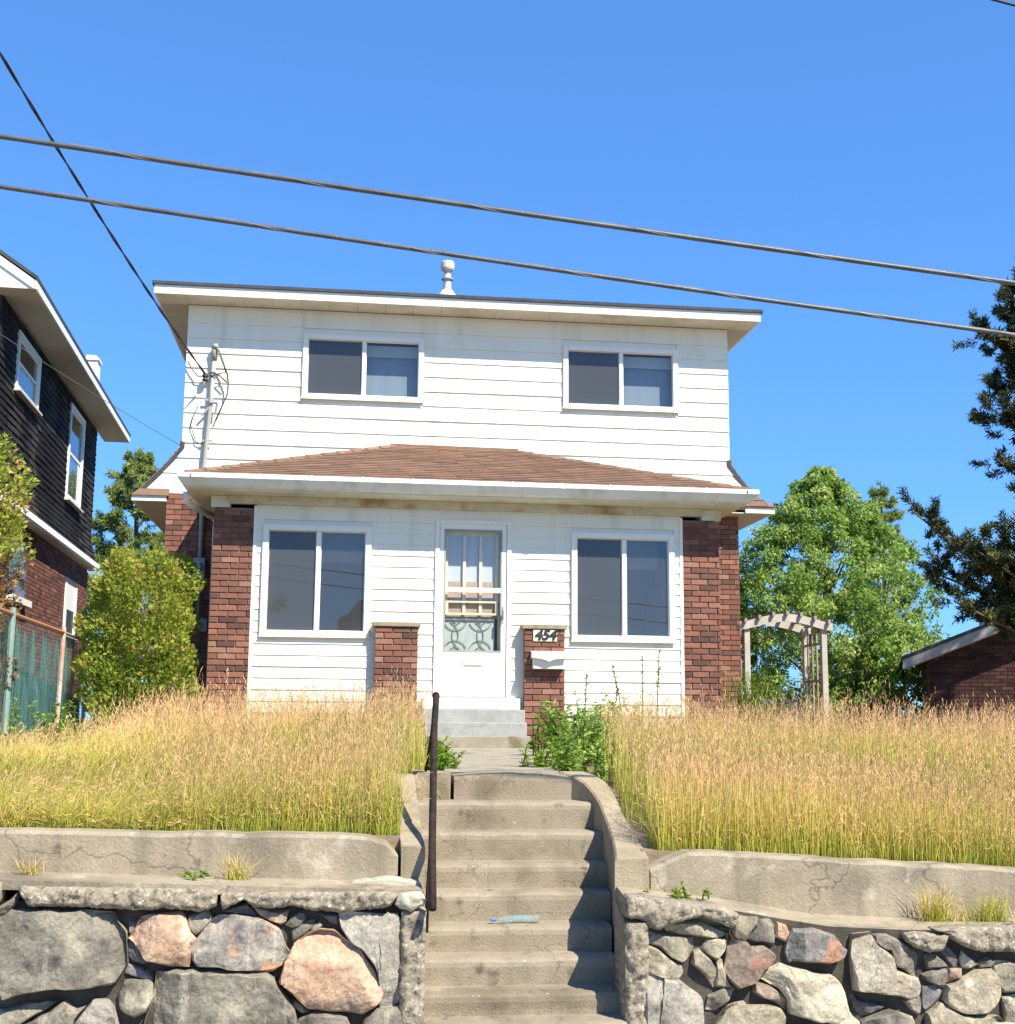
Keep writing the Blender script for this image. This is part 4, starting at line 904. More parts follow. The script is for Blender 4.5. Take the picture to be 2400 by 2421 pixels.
def wob(pts, step=.12, amp=.006, seed=1):
    r = srand(seed); out = []
    for (xa, za), (xb, zb) in zip(pts, pts[1:]):
        k = max(1, int((xb-xa)/step))
        for j in range(k): out.append((xa+(xb-xa)*j/k, za+(zb-za)*j/k+(r.uniform(-amp, amp) if j else 0)))
    return out+[pts[-1]]
profile_wall('concrete_wall', 'weathered grey concrete wall above the stone wall, left of the steps', wob([(-8, 2.09), (-3.4, 1.934), (-2.6, 1.916), (-1.6, 1.908), (-1.42, 1.895), (-1.32, 1.865), (-1.255, 1.80)], seed=2), lambda x: 1.45, YC, -8.7, M['concrete'])
profile_wall('concrete_wall', 'weathered grey concrete wall above the pale stones, right of the steps', wob([(.166, 1.716), (.27, 1.76), (.39, 1.806), (.55, 1.806), (2.29, 1.705), (7, 1.43)], seed=3), lambda x: .9, YC, -8.7, M['concrete'])

# entry stairs
ST = thing('entry_stairs', 'worn concrete steps cut through the stone wall up to the house', 'steps', (-.58, -8.6, 0))
NOSE = [2.187, 2.015, 1.843, 1.671, 1.529, 1.365, 1.226, 1.081, .964, .80, .645, .49, .335, .18]
for k, z in enumerate(NOSE):
    y = -7.6-.2*k; zn = NOSE[k+1] if k+1 < len(NOSE) else -.1
    x0 = -.842 if k == 0 else -1.108; x1 = -.035
    x1 += [0.0, .085, .11, .10, .075, .04, .03, .01, 0, 0, 0, 0, 0, 0][k]
    r = srand(k); n = 22; b = MB(); d = .24 if k else .30
    xs = [x0+(x1-x0)*i/n for i in range(n+1)]
    prof = []
    for i, x in enumerate(xs):
        w1 = .006*noise.noise(Vector((x*7, k*3.1, 0)))+.004*noise.noise(Vector((x*25, k, 5))); w2 = .008*noise.noise(Vector((x*9, k*2.3, 9)))
        arch = -.03*(2*i/n-1)**2+.012 if k == 0 else 0
        prof.append([(x, y+.004+w2*.4, zn-.06), (x, y+.004+w2*.5, zn+.03), (x, y+w2, z-.045), (x, y+.004+w2, z-.02+w1+arch), (x, y+.016, z-.006+w1+arch), (x, y+.05, z+w1*.7+arch), (x, y+d+.01, z+.004+arch), (x, y+d+.01, zn-.06)])
    P = 8; b.v = [q for pr in prof for q in pr]
    for i in range(n):
        for j in range(P): b.f.append((i*P+j, i*P+(j+1) % P, (i+1)*P+(j+1) % P, (i+1)*P+j))
    b.f.append(tuple(range(P-1, -1, -1))); b.f.append(tuple(n*P+j for j in range(P)))
    add('step', b, M['step'], ST, smooth=False)
add('post_block', stone_mesh([(-1.112, 1.95), (-.868, 1.95), (-.862, 2.196), (-1.118, 2.2)], -7.6, .25, 77, amp=.004, dome=.01, step=.05), M['cheek'], ST)
def cheek(sects, m):
    b = MB()
    for (y, xa, xb, z) in sects: b.v += [(xa, y, .6), (xa, y, z-.012), (xa+.012*(1 if xb > xa else -1), y, z), (xb, y, z), (xb, y, .6)]
    for i in range(len(sects)-1):
        for j in range(4): b.f.append((i*5+j, i*5+j+1, (i+1)*5+j+1, (i+1)*5+j))
    b.f.append((0, 1, 2, 3, 4)); e = (len(sects)-1)*5; b.f.append((e+4, e+3, e+2, e+1, e))
    return add('cheek_wall', b, m, ST)
cheek([(-8.9, -.039, .158, 1.770), (-8.65, .010, .182, 1.806), (-8.4, .045, .194, 1.850), (-8.2, .064, .197, 1.902), (-8.0, .075, .196, 1.962), (-7.87, .068, .192, 2.03), (-7.77, .045, .180, 2.085), (-7.68, .005, .15, 2.14), (-7.6, -.055, .10, 2.18), (-7.5, -.13, .03, 2.20)], M['cheek'])
add('cheek_wall', MB().hexa([(-.039, -9.17, .6), (.08, -9.17, .6), (.08, -9.17, 1.46), (-.039, -9.17, 1.46)], [(-.039, -8.9, .6), (.08, -8.9, .6), (.08, -8.9, 1.55), (-.039, -8.9, 1.55)]), M['cheek'], ST)
b = MB()
for (y, z) in ((-8.9, 1.843), (-8.78, 1.868), (-8.6, 1.90), (-8.4, 1.936), (-8.39, 1.945), (-8.1, 2.02), (-7.85, 2.11), (-7.62, 2.185)):
    b.v += [(-1.106, y, .6), (-1.106, y, z-.01), (-1.116, y, z), (-1.238, y, z), (-1.238, y, .6)]
for i in range(7):
    for j in range(4): b.f.append((i*5+j, i*5+j+1, (i+1)*5+j+1, (i+1)*5+j))
b.f.append((0, 1, 2, 3, 4)); b.f.append((39, 38, 37, 36, 35))
add('cheek_wall', b, M['cheek'], ST)
o = add('plaster_chip', stone_mesh([(-1.58, 1.645), (-1.30, 1.645), (-1.13, 1.645), (-1.14, 1.668), (-1.28, 1.688), (-1.46, 1.672)], -8.99, .09, 501, amp=.006, dome=.02, step=.03), M['patch'])
props(o, 'bright white flat chunk lying on the wall ledge left of the handrail', 'broken slab')

HR = thing('handrail', 'dark rusty pipe handrail at the left side of the steps', 'handrail', (-1.08, -8.6, 1.5))
add('rail', MB().tube([(-1.088, -9.30, 1.565), (-1.086, -9.27, 1.60), (-1.075, -9.0, 1.86), (-1.02, -8.2, 2.50), (-1.0, -8.02, 2.645), (-.995, -7.96, 2.685), (-.993, -7.90, 2.690)], [.021, .021, .021, .0205, .0205, .022, .024], 12), M['rust'], HR, smooth=True)
m = MB().tube([(-.995, -7.93, 2.67), (-1.01, -7.80, 2.45), (-1.03, -7.55, 2.18)], [.010, .009, .009], 8)
add('post', m, M['rust'], HR, smooth=True)
m = MB().tube([(-1.082, -9.0, 1.84), (-1.095, -8.99, 1.6), (-1.098, -8.99, 1.4)], .011, 8)
add('post', m, M['rust'], HR, smooth=True)
BT = thing('plastic_bottle', 'clear plastic bottle with blue cap lying on the steps', 'bottle', (-.55, -8.5, 1.37))
bx = lambda t: (-.70+t*.30, -8.50+t*.03, 1.371)
add('body', MB().tube([(bx(.12)[0], bx(.12)[1], 1.391), (bx(.2)[0], bx(.2)[1], 1.392), (bx(.34)[0], bx(.34)[1], 1.392), (bx(.6)[0], bx(.6)[1], 1.392), (bx(.97)[0], bx(.97)[1], 1.392), (bx(1)[0], bx(1)[1], 1.392)], [.009, .013, .022, .021, .022, .018], 14), M['plastic'], BT, smooth=True)
add('cap', MB().tube([(bx(.03)[0], bx(.03)[1], 1.391), (bx(.12)[0], bx(.12)[1], 1.391)], .011, 12), M['bluecap'], BT)
add('label', MB().tube([(bx(.45)[0], bx(.45)[1], 1.392), (bx(.75)[0], bx(.75)[1], 1.392)], .0225, 14, cap=False), M['plastic'], BT, smooth=True)

# porch steps and walk
PS = thing('porch_steps', 'pale grey concrete steps below the front door', 'steps', (0, -.5, 2.1))
for k, (x0, x1, y0, y1, z1, mm) in enumerate(((-.64, .62, -.42, -.02, 2.655, 'greycon'), (-.62, .60, -.74, -.421, 2.50, 'greycon'), (-.60, .60, -1.06, -.741, 2.345, 'walk'))):
    add('step', MB().box(x0, x1, y0, y1, 2.0, z1), M[mm], PS, bevel=.012)
WK = add('walkway', MB().hexa([(-.88, -7.36, 2.1), (-.10, -7.36, 2.1), (.52, -1.05, 2.1), (-.52, -1.05, 2.1)], [(-.88, -7.36, 2.186), (-.10, -7.36, 2.186), (.52, -1.05, 2.21), (-.52, -1.05, 2.21)]), M['walk'])
props(WK, 'cracked concrete garden path running from the steps to the porch', 'path', kind='structure')

# ================================================================== GROUND
def front_z(x): return (1.91-.02*(x+2)) if x < -1.1 else (1.80-.055*(x-.4))
def ground(x, y):
    t = min(max((y+8.72)/2.6, 0), 1); t = t*t*(3-2*t); far = 2.2-.012*max(x, 0)
    return front_z(x)*(1-t)+far*t-.01
b = MB(); xs = sorted([-60, -30, -14, -8]+list(np.arange(-6, 8.01, .5))+[-1.24, -1.19, .10, .16]+[11, 16, 30, 60]); ys = [-8.722, -8.72, -8.5, -8.2, -7.8, -7.4, -7, -6.6, -6.1, -5, -3, 0, 4, 10, 20, 40, 80, 160]
# a notch keeps the stairwell open
for x in xs:
    for y in ys: b.v.append((x, y, (.6 if y < -8.721 else ground(max(min(x, 9), -9), y))-(.0 if not (-1.2 < x < .13 and y < -7.3) else 1.6)))
for i in range(len(xs)-1):
    for j in range(len(ys)-1):
        xm, ym = (xs[i]+xs[i+1])/2, (ys[j]+ys[j+1])/2
        n = len(ys); b.f.append((i*n+j, (i+1)*n+j, (i+1)*n+j+1, i*n+j+1))
props(add('garden_ground', b, M['soil'], smooth=False), kind='structure', label='dry earth of the raised front garden under the grass')
def tilted(name, y0, y1, dz, m, lab):
    b = MB().add([(-60, y0, street_z(-60)*.6+dz), (60, y0, street_z(60)*.6+dz), (60, y1, street_z(60)*.6+dz), (-60, y1, street_z(-60)*.6+dz)], [(0, 1, 2, 3)])
    props(add(name, b, m), kind='structure', label=lab)
tilted('pavement', -11.2, -9.0, -.02, M['pavement'], 'concrete pavement along the foot of the stone wall')
tilted('kerb', -11.35, -11.2, -.03, M['pavement'], 'concrete kerb between pavement and road')
tilted('road', -22, -11.35, -.16, M['asphalt'], 'asphalt street in front of the house')
tilted('far_verge', -80, -22, -.05, M['verge'], 'dry grassy verge on the other side of the street')

# ------------------------------------------------------------------ the tall grass
def fbm(x, y, s, o=0.): return np.array([noise.noise(Vector((a*s+o, b_*s, o*1.7)))+.5*noise.noise(Vector((a*s*2.1+o, b_*s*2.1, o))) for a, b_ in zip(x, y)])
def lawn(n, x0, x1, y0, y1, rng):
    u = rng.random(n); x = x0+(x1-x0)*rng.random(n)
    y = y0+(y1-y0)*np.where(rng.random(n) < .45, u**2.6, u)          # denser near the front edge
    return x, y
def grass(name, label, n, x0, x1, seed):
    rng = np.random.default_rng(seed)
    x, y = lawn(n, x0, x1, -8.70, 1.9, rng)
    wl = -1.06+(y+7.3)*(.30/7)+.05*np.sin(y*5); wr = .30+(y+7.3)*(1.2/7)+.09*np.sin(y*4+1)
    keep = ~((x > np.where(y < -7.3, -1.24, wl-.0)) & (x < np.where(y < -7.3, .27+.04*np.sin(y*9), wr)))
    keep &= ~((x > -3.3) & (x < 3.25) & (y > -.16)) & ~((y > -1.1) & (x > -.68) & (x < .66))
    x, y = x[keep], y[keep]; n = len(x)
    nz = fbm(x, y, .55, seed); nz2 = fbm(x, y, 2.3, seed+3)
    z = np.array([ground(a, c) for a, c in zip(x, y)])
    near = np.clip((-3.0-y)/3.6, 0, 1)
    H = .15+.27*near+.10*nz+.09*nz2+rng.normal(0, .07, n)
    if x0 < -1:
        H -= .14*np.clip((-1.9-x)/2.2, 0, 1)*np.clip((y+9)/4, .2, 1); H *= np.clip((x+4.75)/.8, .22, 1)
        H += .10*np.clip(1-np.abs(x+1.1)/.7, 0, 1)
        lod = np.clip((-2.0-x-.35*(y+8.7))/.8, 0, 1)*np.clip((-4.6-y)/1.2, 0, 1)       # lodged patch at the left front
    else:
        lod = np.zeros(n)
    H = np.clip(H, .13, .95)
    stray = rng.random(n) < .02; H = np.where(stray, H*1.2+.05, H); edge = (y < -8.45) & (rng.random(n) < .6); H = np.where(edge, H*rng.uniform(.25, .8, n), H); H = np.clip(H, .1, 1)
    lm = np.abs(rng.normal(.16, .15, n))+lod*1.25*rng.random(n)*1.3+edge*rng.random(n)*.8
    la = rng.random(n)*6.28; la = np.where(rng.random(n) < .4+.5*lod, rng.normal(-.2, .8, n)+(nz*2), la)
    head = rng.random(n) < .46*(1-.72*lod)
    H = np.where(head, H*1.05, H*rng.uniform(.45, .95, n)); H = H*(1-.35*lod)
    dx, dy = np.cos(la), np.sin(la); dy = np.where(y < -8.0, np.maximum(dy, -.25)*.5, dy)
    fa = rng.random(n)*np.pi*2; fx, fy = np.cos(fa), np.sin(fa)
    W = np.where(head, .0026, rng.uniform(.0026, .0058, n))
    T = np.array([0, .38, .72, 1.0]); wd = [1, .95, .65, .12]
    P = []
    for t in T:
        b_ = lm*t*t*H*.75; px = x+dx*b_; py = y+dy*b_; pz = z+H*t*np.sqrt(np.clip(1-(lm*.62*t)**2, .06, 1))
        P.append(np.stack([px, py, pz], 1))
    Q = []; HH = []
    for i in range(3):
        a = np.stack([fx, fy, np.zeros(n)], 1)
        w0, w1 = (W*wd[i])[:, None]*.5, (W*wd[i+1])[:, None]*.5
        Q.append(np.stack([P[i]-a*w0, P[i]+a*w0, P[i+1]+a*w1, P[i+1]-a*w1], 1))
        top = np.where(head, .98, .50+.25*rng.random(n)); HH.append(np.stack([T[i]*top, T[i]*top, T[i+1]*top, T[i+1]*top], 1))
    V = np.concatenate(Q); Hh = np.concatenate(HH); nz3 = fbm(x, y, 5.5, seed+9); vv = np.clip(.47+.16*nz2+.20*nz+.14*nz3+rng.normal(0, .17, n)-.25*(rng.random(n) < .08), 0, 1); v = np.tile(vv, 3)
    # seed heads: narrow feathery spikes
    hi = np.where(head)[0]; A = []; vh = []
    tip = P[3][hi]; dirv = unit(P[3][hi]-P[2][hi]); L = rng.uniform(.035, .085, len(hi))
    for k in range(4):
        off = rng.normal(0, .004, (len(hi), 3)); d = unit(dirv+rng.normal(0, .16+.05*k, (len(hi), 3)))
        N = rand_dirs(len(hi), rng); st = tip-dirv*L[:, None]*(1.1-.42*k)+off
        A.append(leaf_quads(st, d, N, L*rng.uniform(.4, .75, len(hi)), np.full(len(hi), .0)+rng.uniform(.003, .006, len(hi)))); vh.append(np.clip(vv[hi]+rng.normal(0, .15, len(hi)), 0, 1))
    A = np.concatenate(A); V = np.concatenate([V, A]); Hh = np.concatenate([Hh, np.full((len(A), 4), 1.0)]); v = np.concatenate([v, np.concatenate(vh)])
    props(quads(name, V, M['grass'], None, 'stuff', v, Hh), label)
grass('tall_grass', 'tall straw coloured grass left of the garden path', 88000, -5.0, -.5, 21)
grass('tall_grass', 'tall straw coloured grass right of the garden path', 125000, .0, 8.6, 22)

grass('short_grass', 'short yellow green grass of the neighbouring garden beyond the netted fence', 26000, -10, -5.05, 23)

# ================================================================== PLANTS
def tuft(name, label, x, y, z, n, h, spread, seed, hs=(.0, 1.0), lean=.5, w=.006, group=None):
    rng = np.random.default_rng(seed); o = np.zeros(n)
    px = x+rng.normal(0, spread, n); py = y+np.abs(rng.normal(0, .02, n)); la = rng.random(n)*6.28; lm = np.abs(rng.normal(lean, .25, n)); H = h*rng.uniform(.4, 1.05, n)
    dx, dy = np.cos(la), np.minimum(np.sin(la), .15); T = [0, .4, .75, 1]; P = [np.stack([px+dx*lm*t*t*H, py+dy*lm*t*t*H, z+H*t*np.sqrt(np.clip(1-(lm*.6*t)**2, .1, 1))], 1) for t in T]
    fa = rng.random(n)*6.28; a = np.stack([np.cos(fa), np.sin(fa), o], 1); Q = []; HH = []; wd = [1, .9, .6, .1]
    for i in range(3):
        w0, w1 = a*w*wd[i]*.5, a*w*wd[i+1]*.5; Q.append(np.stack([P[i]-w0, P[i]+w0, P[i+1]+w1, P[i+1]-w1], 1))
        e0, e1 = hs[0]+(hs[1]-hs[0])*T[i], hs[0]+(hs[1]-hs[0])*T[i+1]; HH.append(np.tile([e0, e0, e1, e1], (n, 1)))
    v = np.tile(np.clip(rng.normal(.5, .2, n), 0, 1), 3)
    t = thing(name, label, 'plant', (x, y, z), group)
    quads('blades', np.concatenate(Q), M['grass'], t, None, v, np.concatenate(HH))
tuft('grass_tuft', 'thin dry grass tuft on the wall ledge at the far left', -3.185, -9.0, 1.665, 60, .17, .035, 31, (.1, .9))
tuft('grass_tuft', 'wispy grass tuft on the wall ledge between the far left tuft and the handrail', -2.12, -9.0, 1.665, 70, .17, .03, 32, (.1, .85))
tuft('grass_tuft', 'big yellow grass tuft growing from the ledge right of the steps', 1.80, -9.0, 1.41, 150, .25, .055, 33, (.15, .75))
tuft('grass_tuft', 'green grass tuft on the ledge at the right edge beside the bigger yellow tuft', 2.14, -9.0, 1.41, 110, .20, .07, 34, (.05, .5))
tuft('grass_tuft', 'short dry tuft between the two tall tufts on the right ledge', 1.97, -9.0, 1.41, 50, .11, .05, 35, (.2, .9))

def leafy(name, label, cat, x, y, z, nst, h, spread, per, lsize, m, seed, lean=.35, group=None, aspect=.42, vmu=.5, spike=0):
    rng = np.random.default_rng(seed); t = thing(name, label, cat, (x, y, z), group)
    b = MB(); P = []; D = []; Ls = []; vv = []
    for k in range(nst):
        a = rng.random()*6.28; H = h*rng.uniform(.55, 1.05); ln = lean*rng.uniform(.2, 1.1); bx_, by = x+rng.normal(0, spread), y+rng.normal(0, spread)
        pts = [(bx_+math.cos(a)*ln*H*q*q, by+math.sin(a)*ln*H*q*q, z+H*q) for q in (0, .35, .7, 1)]
        b.tube(pts, [.006, .005, .004, .002], 4)
        for i in range(per):
            q = rng.uniform(.12, 1); i0 = min(int(q*3), 2); f = q*3-i0; p = [pts[i0][j]+(pts[i0+1][j]-pts[i0][j])*f for j in range(3)]
            P.append(p); th = rng.random()*6.28; D.append((math.cos(th), math.sin(th), rng.normal(.25, .4))); Ls.append(lsize*rng.uniform(.5, 1.15)*(1.15-.5*q)); vv.append(np.clip(rng.normal(vmu+.15*(q-.5), .2), 0, 1))
    add('stem', b, m, t)
    P = np.array(P); D = unit(np.array(D)); N = unit(np.array([0, 0, 1.])+rng.normal(0, .35, P.shape)); Ls = np.array(Ls)
    quads('foliage', leaf_quads(P, D, N, Ls, Ls*aspect), M[m] if isinstance(m, str) else m, t, None, np.array(vv))
    return t
W_ = M['weed']; WLm = M['weedlime']
leafy('weed', 'bushy green weed at the top of the curved right stair wall', 'plant', .13, -7.0, 2.12, 18, .30, .12, 34, .075, W_, 41, vmu=.6)
leafy('weed', 'low bright weed spilling onto the right of the path just above the top step', 'plant', -.02, -6.5, 2.15, 18, .22, .12, 30, .065, WLm, 42, lean=.6, vmu=.4)
leafy('weed', 'dark leafy weed hard against the tall grass right of the path', 'plant', .34, -6.0, 2.16, 24, .44, .14, 44, .075, W_, 56, vmu=.5)
leafy('weed', 'big leafy green weed in front of the mailbox pier', 'plant', .52, -5.0, 2.18, 26, .50, .18, 44, .095, W_, 43, vmu=.65)
leafy('weed', 'broad light green weed right of the path, halfway to the porch', 'plant', .45, -3.9, 2.18, 22, .50, .16, 38, .08, WLm, 57, vmu=.3)
leafy('weed', 'leafy green weed behind the big one, below the right porch window', 'plant', .95, -3.9, 2.18, 24, .62, .19, 44, .095, W_, 44, vmu=.65)
leafy('weed', 'lime green weed at the foot of the right brick pier', 'plant', .92, -2.0, 2.2, 16, .45, .16, 36, .08, WLm, 45, vmu=.4)
leafy('weed', 'low green weed left of the path behind the handrail', 'plant', -.92, -6.7, 2.16, 18, .22, .10, 32, .065, WLm, 46, lean=.7, vmu=.45)
leafy('weed', 'small green plant on the left of the path next to the tall grass', 'plant', -.86, -5.7, 2.17, 16, .26, .11, 30, .065, WLm, 47, lean=.5, vmu=.4)
leafy('weed', 'leafy green bush at the left end of the garden against the netted fence', 'plant', -3.75, -5.2, 2.08, 18, .58, .22, 42, .075, WLm, 48, vmu=.45)
leafy('weed', 'green weed in front of the fence at the left edge', 'plant', -4.25, -4.6, 2.1, 16, .62, .26, 42, .08, W_, 49, vmu=.55)
leafy('weed', 'small broad leafed weed on the ledge left of the steps', 'plant', -2.33, -9.01, 1.655, 6, .07, .05, 7, .075, W_, 50, lean=1.0, vmu=.4)
leafy('weed', 'small light green weed on the ledge just right of the steps', 'plant', .34, -9.01, 1.565, 8, .085, .07, 8, .055, WLm, 51, lean=.8, vmu=.9)
leafy('weed', 'pale stalky weed standing out of the grass at the right edge', 'plant', 4.9, -5.2, 2.13, 10, .78, .25, 30, .05, M['grass'], 52, vmu=.6)
for k_, (x_, y_, h_, lb_) in enumerate(((2.6, -7.6, .42, 'green broadleaf weed low in the grass above the right concrete wall'), (1.3, -7.9, .30, 'small leafy weed in the grass just right of the curved stair wall'), (3.9, -6.8, .50, 'lime weed among the grass heads near the right edge'), (-2.2, -7.9, .28, 'leafy weed in the bent grass above the left concrete wall'), (-1.6, -6.9, .45, 'green weed among the straw left of the handrail'), (2.0, -5.2, .48, 'leafy weed deep in the right lawn under the window'))):
    leafy('weed', lb_, 'plant', x_, y_, ground(x_, y_), 12, h_, .16, 26, .06, WLm if k_ % 2 else W_, 130+k_, vmu=.5)
def mullein(label, x, y, z, h, lx, seed, drk=True):
    t = thing('flower_spike', label, 'plant', (x, y, z), 'thin dry stalks above the grass by the porch')
    rng = np.random.default_rng(seed)
    add('stem', MB().tube([(x, y, z), (x+lx*.4, y, z+h*.6), (x+lx, y, z+h)], [.007, .006, .004], 5), M['weed'], t)
    n = 60; q = rng.uniform(.62, 1.0, n); P = np.stack([x+lx*(.4+.6*(q-.6)/.4), np.full(n, y), z+h*q], 1); D = unit(rand_dirs(n, rng)+np.array([0, 0, .5]))
    quads('seed_head', leaf_quads(P, D, rand_dirs(n, rng), rng.uniform(.02, .045, n), np.full(n, .012)), M['pine'] if drk else M['weed'], t, None, rng.random(n))
mullein('dark flower spike nearest the mailbox, against the white siding', 1.06, -2.0, 2.2, .83, .03, 61)
mullein('leaning dark stalk under the right porch window', 1.52, -2.0, 2.2, .95, -.14, 62)
mullein('upright dark spike right of the leaning stalk below the window', 1.88, -2.0, 2.2, 1.12, .04, 63)
mullein('slender green stalk between the spikes under the window', 1.70, -2.1, 2.2, 1.05, .0, 64, False)
mullein('short bent stalk beside the bushy weeds right of the steps', 1.25, -2.6, 2.2, .66, .06, 65)

# ---- foliage builders
def clump_cloud(C, R, per, lsize, rng, aspect=.5, up=.2, hollow=.35):
    """leaves through a set of clumps: C (k,3) centres, R (k,) radii"""
    k = len(C); idx = np.repeat(np.arange(k), per); n = len(idx); d = rand_dirs(n, rng); rr = (hollow+(1-hollow)*rng.random(n)**.6)
    P = C[idx]+d*(R[idx]*rr)[:, None]*np.array([1, 1, .8]); D = unit(d*.6+rng.normal(0, .6, (n, 3))+np.array([0, 0, -.15])); N = unit(d*.5+rng.normal(0, .5, (n, 3))+np.array([0, 0, up]))
    L = lsize*rng.uniform(.6, 1.25, n); return leaf_quads(P, D, N, L, L*aspect), idx
def broad_tree(name, label, base, top, r, nclump, per, lsize, seed, prof, trunkr=.11, lean=0):
    rng = np.random.default_rng(seed); x, y, z = base; H = top-z; t = thing(name, label, 'tree', base)
    C = []; R = []
    for _ in range(nclump):
        q = rng.uniform(0, 1)**.9; rad = r*np.interp(q, *prof); a = rng.random()*6.28; s = math.sqrt(rng.random())
        C.append((x+rad*s*math.cos(a)+lean*q, y+rad*s*math.sin(a), z+H*(.06+.91*q))); R.append(rng.uniform(.12, .30)*r*.52*(1.1-.55*q))
    C = np.array(C); R = np.array(R)
    V, idx = clump_cloud(C, R, per, lsize, rng)
    tint = rng.normal(0, .17, len(C)); v = np.clip(.47+tint[idx]+rng.normal(0, .16, len(idx)), 0, 1)
    quads('crown', V, M['leaf'], t, None, v)
    b = MB(); b.tube([(x, y, z-.2), (x+.05, y, z+H*.3), (x+lean*.5, y, z+H*.6), (x+lean, y, z+H*.93)], [trunkr, trunkr*.8, trunkr*.45, .01], 8)
    for i in rng.choice(len(C), min(26, len(C)), replace=False):
        c = C[i]; zb = max(z+H*.12, c[2]-H*.22*rng.uniform(.6, 1.3)); f = (zb-z)/H; b.tube([(x+lean*f, y, zb), ((x+c[0])/2, (y+c[1])/2, (zb+c[2])/2+.1), tuple(c)], [trunkr*.35, trunkr*.2, .008], 5)
    add('trunk', b, M['bark'], t)
    return t
broad_tree('deciduous_tree', 'bright green leafy tree behind the wooden arbor, right of the house', (9.45, 12.6, 2.2), 8.6, 2.78, 540, 135, .105, 71, ([0, .12, .3, .5, .66, .80, .92, 1], [.62, .95, 1.0, .93, .74, .50, .22, .02]))
broad_tree('deciduous_tree', 'leafy shrubby tree filling the gap between the house corner and the arbor', (7.0, 13.5, 2.2), 6.1, 1.45, 150, 130, .11, 72, ([0, .3, .6, .85, 1], [.8, 1, .9, .6, .2]), .07)
broad_tree('deciduous_tree', 'low leafy sapling in front of the brick garage by the grey fence', (9.7, 11.0, 2.2), 4.3, .8, 60, 120, .10, 73, ([0, .3, .6, .85, 1], [.7, 1, .85, .5, .2]), .04)

broad_tree('deciduous_tree', 'pale green tree between the tall leafy tree and the garage roof edge', (12.0, 14.2, 2.2), 5.0, 1.25, 120, 120, .10, 74, ([0, .3, .6, .85, 1], [.8, 1, .85, .5, .15]), .06)

def needle_tree(name, label, base, shoots, nper, nl, nw, m, seed, trunk, rad=.05, branch_r=.016):
    """shoots: list of (p0, p1) branch ends clothed in needles"""
    rng = np.random.default_rng(seed); t = thing(name, label, 'tree', base)
    p0 = np.array([s[0] for s in shoots]); p1 = np.array([s[1] for s in shoots]); k = len(shoots); idx = np.repeat(np.arange(k), nper); n = len(idx)
    q = rng.random(n)**.8; P = p0[idx]+(p1-p0)[idx]*q[:, None]+rng.normal(0, rad*.35, (n, 3)); ax = unit((p1-p0)[idx]); d = rand_dirs(n, rng); d = unit(d-ax*(d*ax).sum(1, keepdims=True)); D = unit(d+ax*rng.uniform(.3, 1.1, n)[:, None])
    L = nl*rng.uniform(.6, 1.2, n); V = leaf_quads(P, D, rand_dirs(n, rng), L, np.full(n, nw))
    ti = rng.normal(0, .18, k); v = np.clip(.42+ti[idx]+rng.normal(0, .15, n)+.15*(q-.5), 0, 1)
    quads('crown', V, m, t, None, v)
    b = MB()
    for pts, r in trunk: b.tube(pts, r, 7)
    for s in shoots: b.tube([s[0], s[1]], [branch_r, branch_r*.5], 4)
    add('trunk', b, M['bark'], t)
    return t
def conifer_shoots(base, top, r, layers, per, rng, droop=.1, lean=(0, 0), lo=.08, twig=3):
    x, y, z = base; H = top-z; out = []
    for i in range(layers):
        q = lo+(1-lo)*i/layers; rad = r*(1-q)**.8*rng.uniform(.75, 1.15)+.12
        for k in range(per):
            a = rng.random()*6.28; L = rad*rng.uniform(.65, 1.1); cx, cy = x+lean[0]*q, y+lean[1]*q; zz = z+H*q
            e = (cx+L*math.cos(a), cy+L*math.sin(a), zz+L*rng.uniform(.05, .5)-droop*L); s = (cx+.25*L*math.cos(a), cy+.25*L*math.sin(a), zz)
            out.append((s, e))
            for _ in range(twig):
                f = rng.uniform(.45, .95); m_ = [s[j]+(e[j]-s[j])*f for j in range(3)]; aa = a+rng.normal(0, .8); l2 = L*rng.uniform(.2, .4); out.append((tuple(m_), (m_[0]+l2*math.cos(aa), m_[1]+l2*math.sin(aa), m_[2]+l2*rng.uniform(.1, .8))))
    out.append(((x+lean[0], y+lean[1], top-.5), (x+lean[0], y+lean[1], top)))
    return out
rng = np.random.default_rng(80)
sh = conifer_shoots((-7.05, 17.5, 2.2), 9.35, 2.3, 22, 9, rng, lo=.1)
needle_tree('pine_tree', 'olive green pine rising between the dark neighbour house and the white house', (-7.05, 17.5, 2.2), sh, 75, .17, .028, M['spruce'], 81, [([(-7.05, 17.5, 2.0), (-7.0, 17.5, 6), (-7.05, 17.5, 9.1)], [.13, .09, .02])])
sh = conifer_shoots((-5.95, 21, 2.2), 7.4, 1.9, 13, 9, rng, lo=.15)
needle_tree('pine_tree', 'lower bluish pine just left of the brick corner of the white house', (-5.95, 21, 2.2), sh, 60, .18, .028, M['spruce'], 84, [([(-5.95, 21, 2.0), (-5.95, 21, 7.2)], [.12, .03])])
sh = conifer_shoots((13.25, 18, 2.2), 9.25, 1.5, 13, 7, rng, droop=-.1, lo=.3)
needle_tree('spruce_tree', 'small brownish green conifer peeping out behind the right side of the leafy tree', (13.25, 18, 2.2), sh, 60, .16, .024, M['spruce'], 82, [([(13.25, 18, 2.0), (13.25, 18, 9.0)], [.12, .02])])
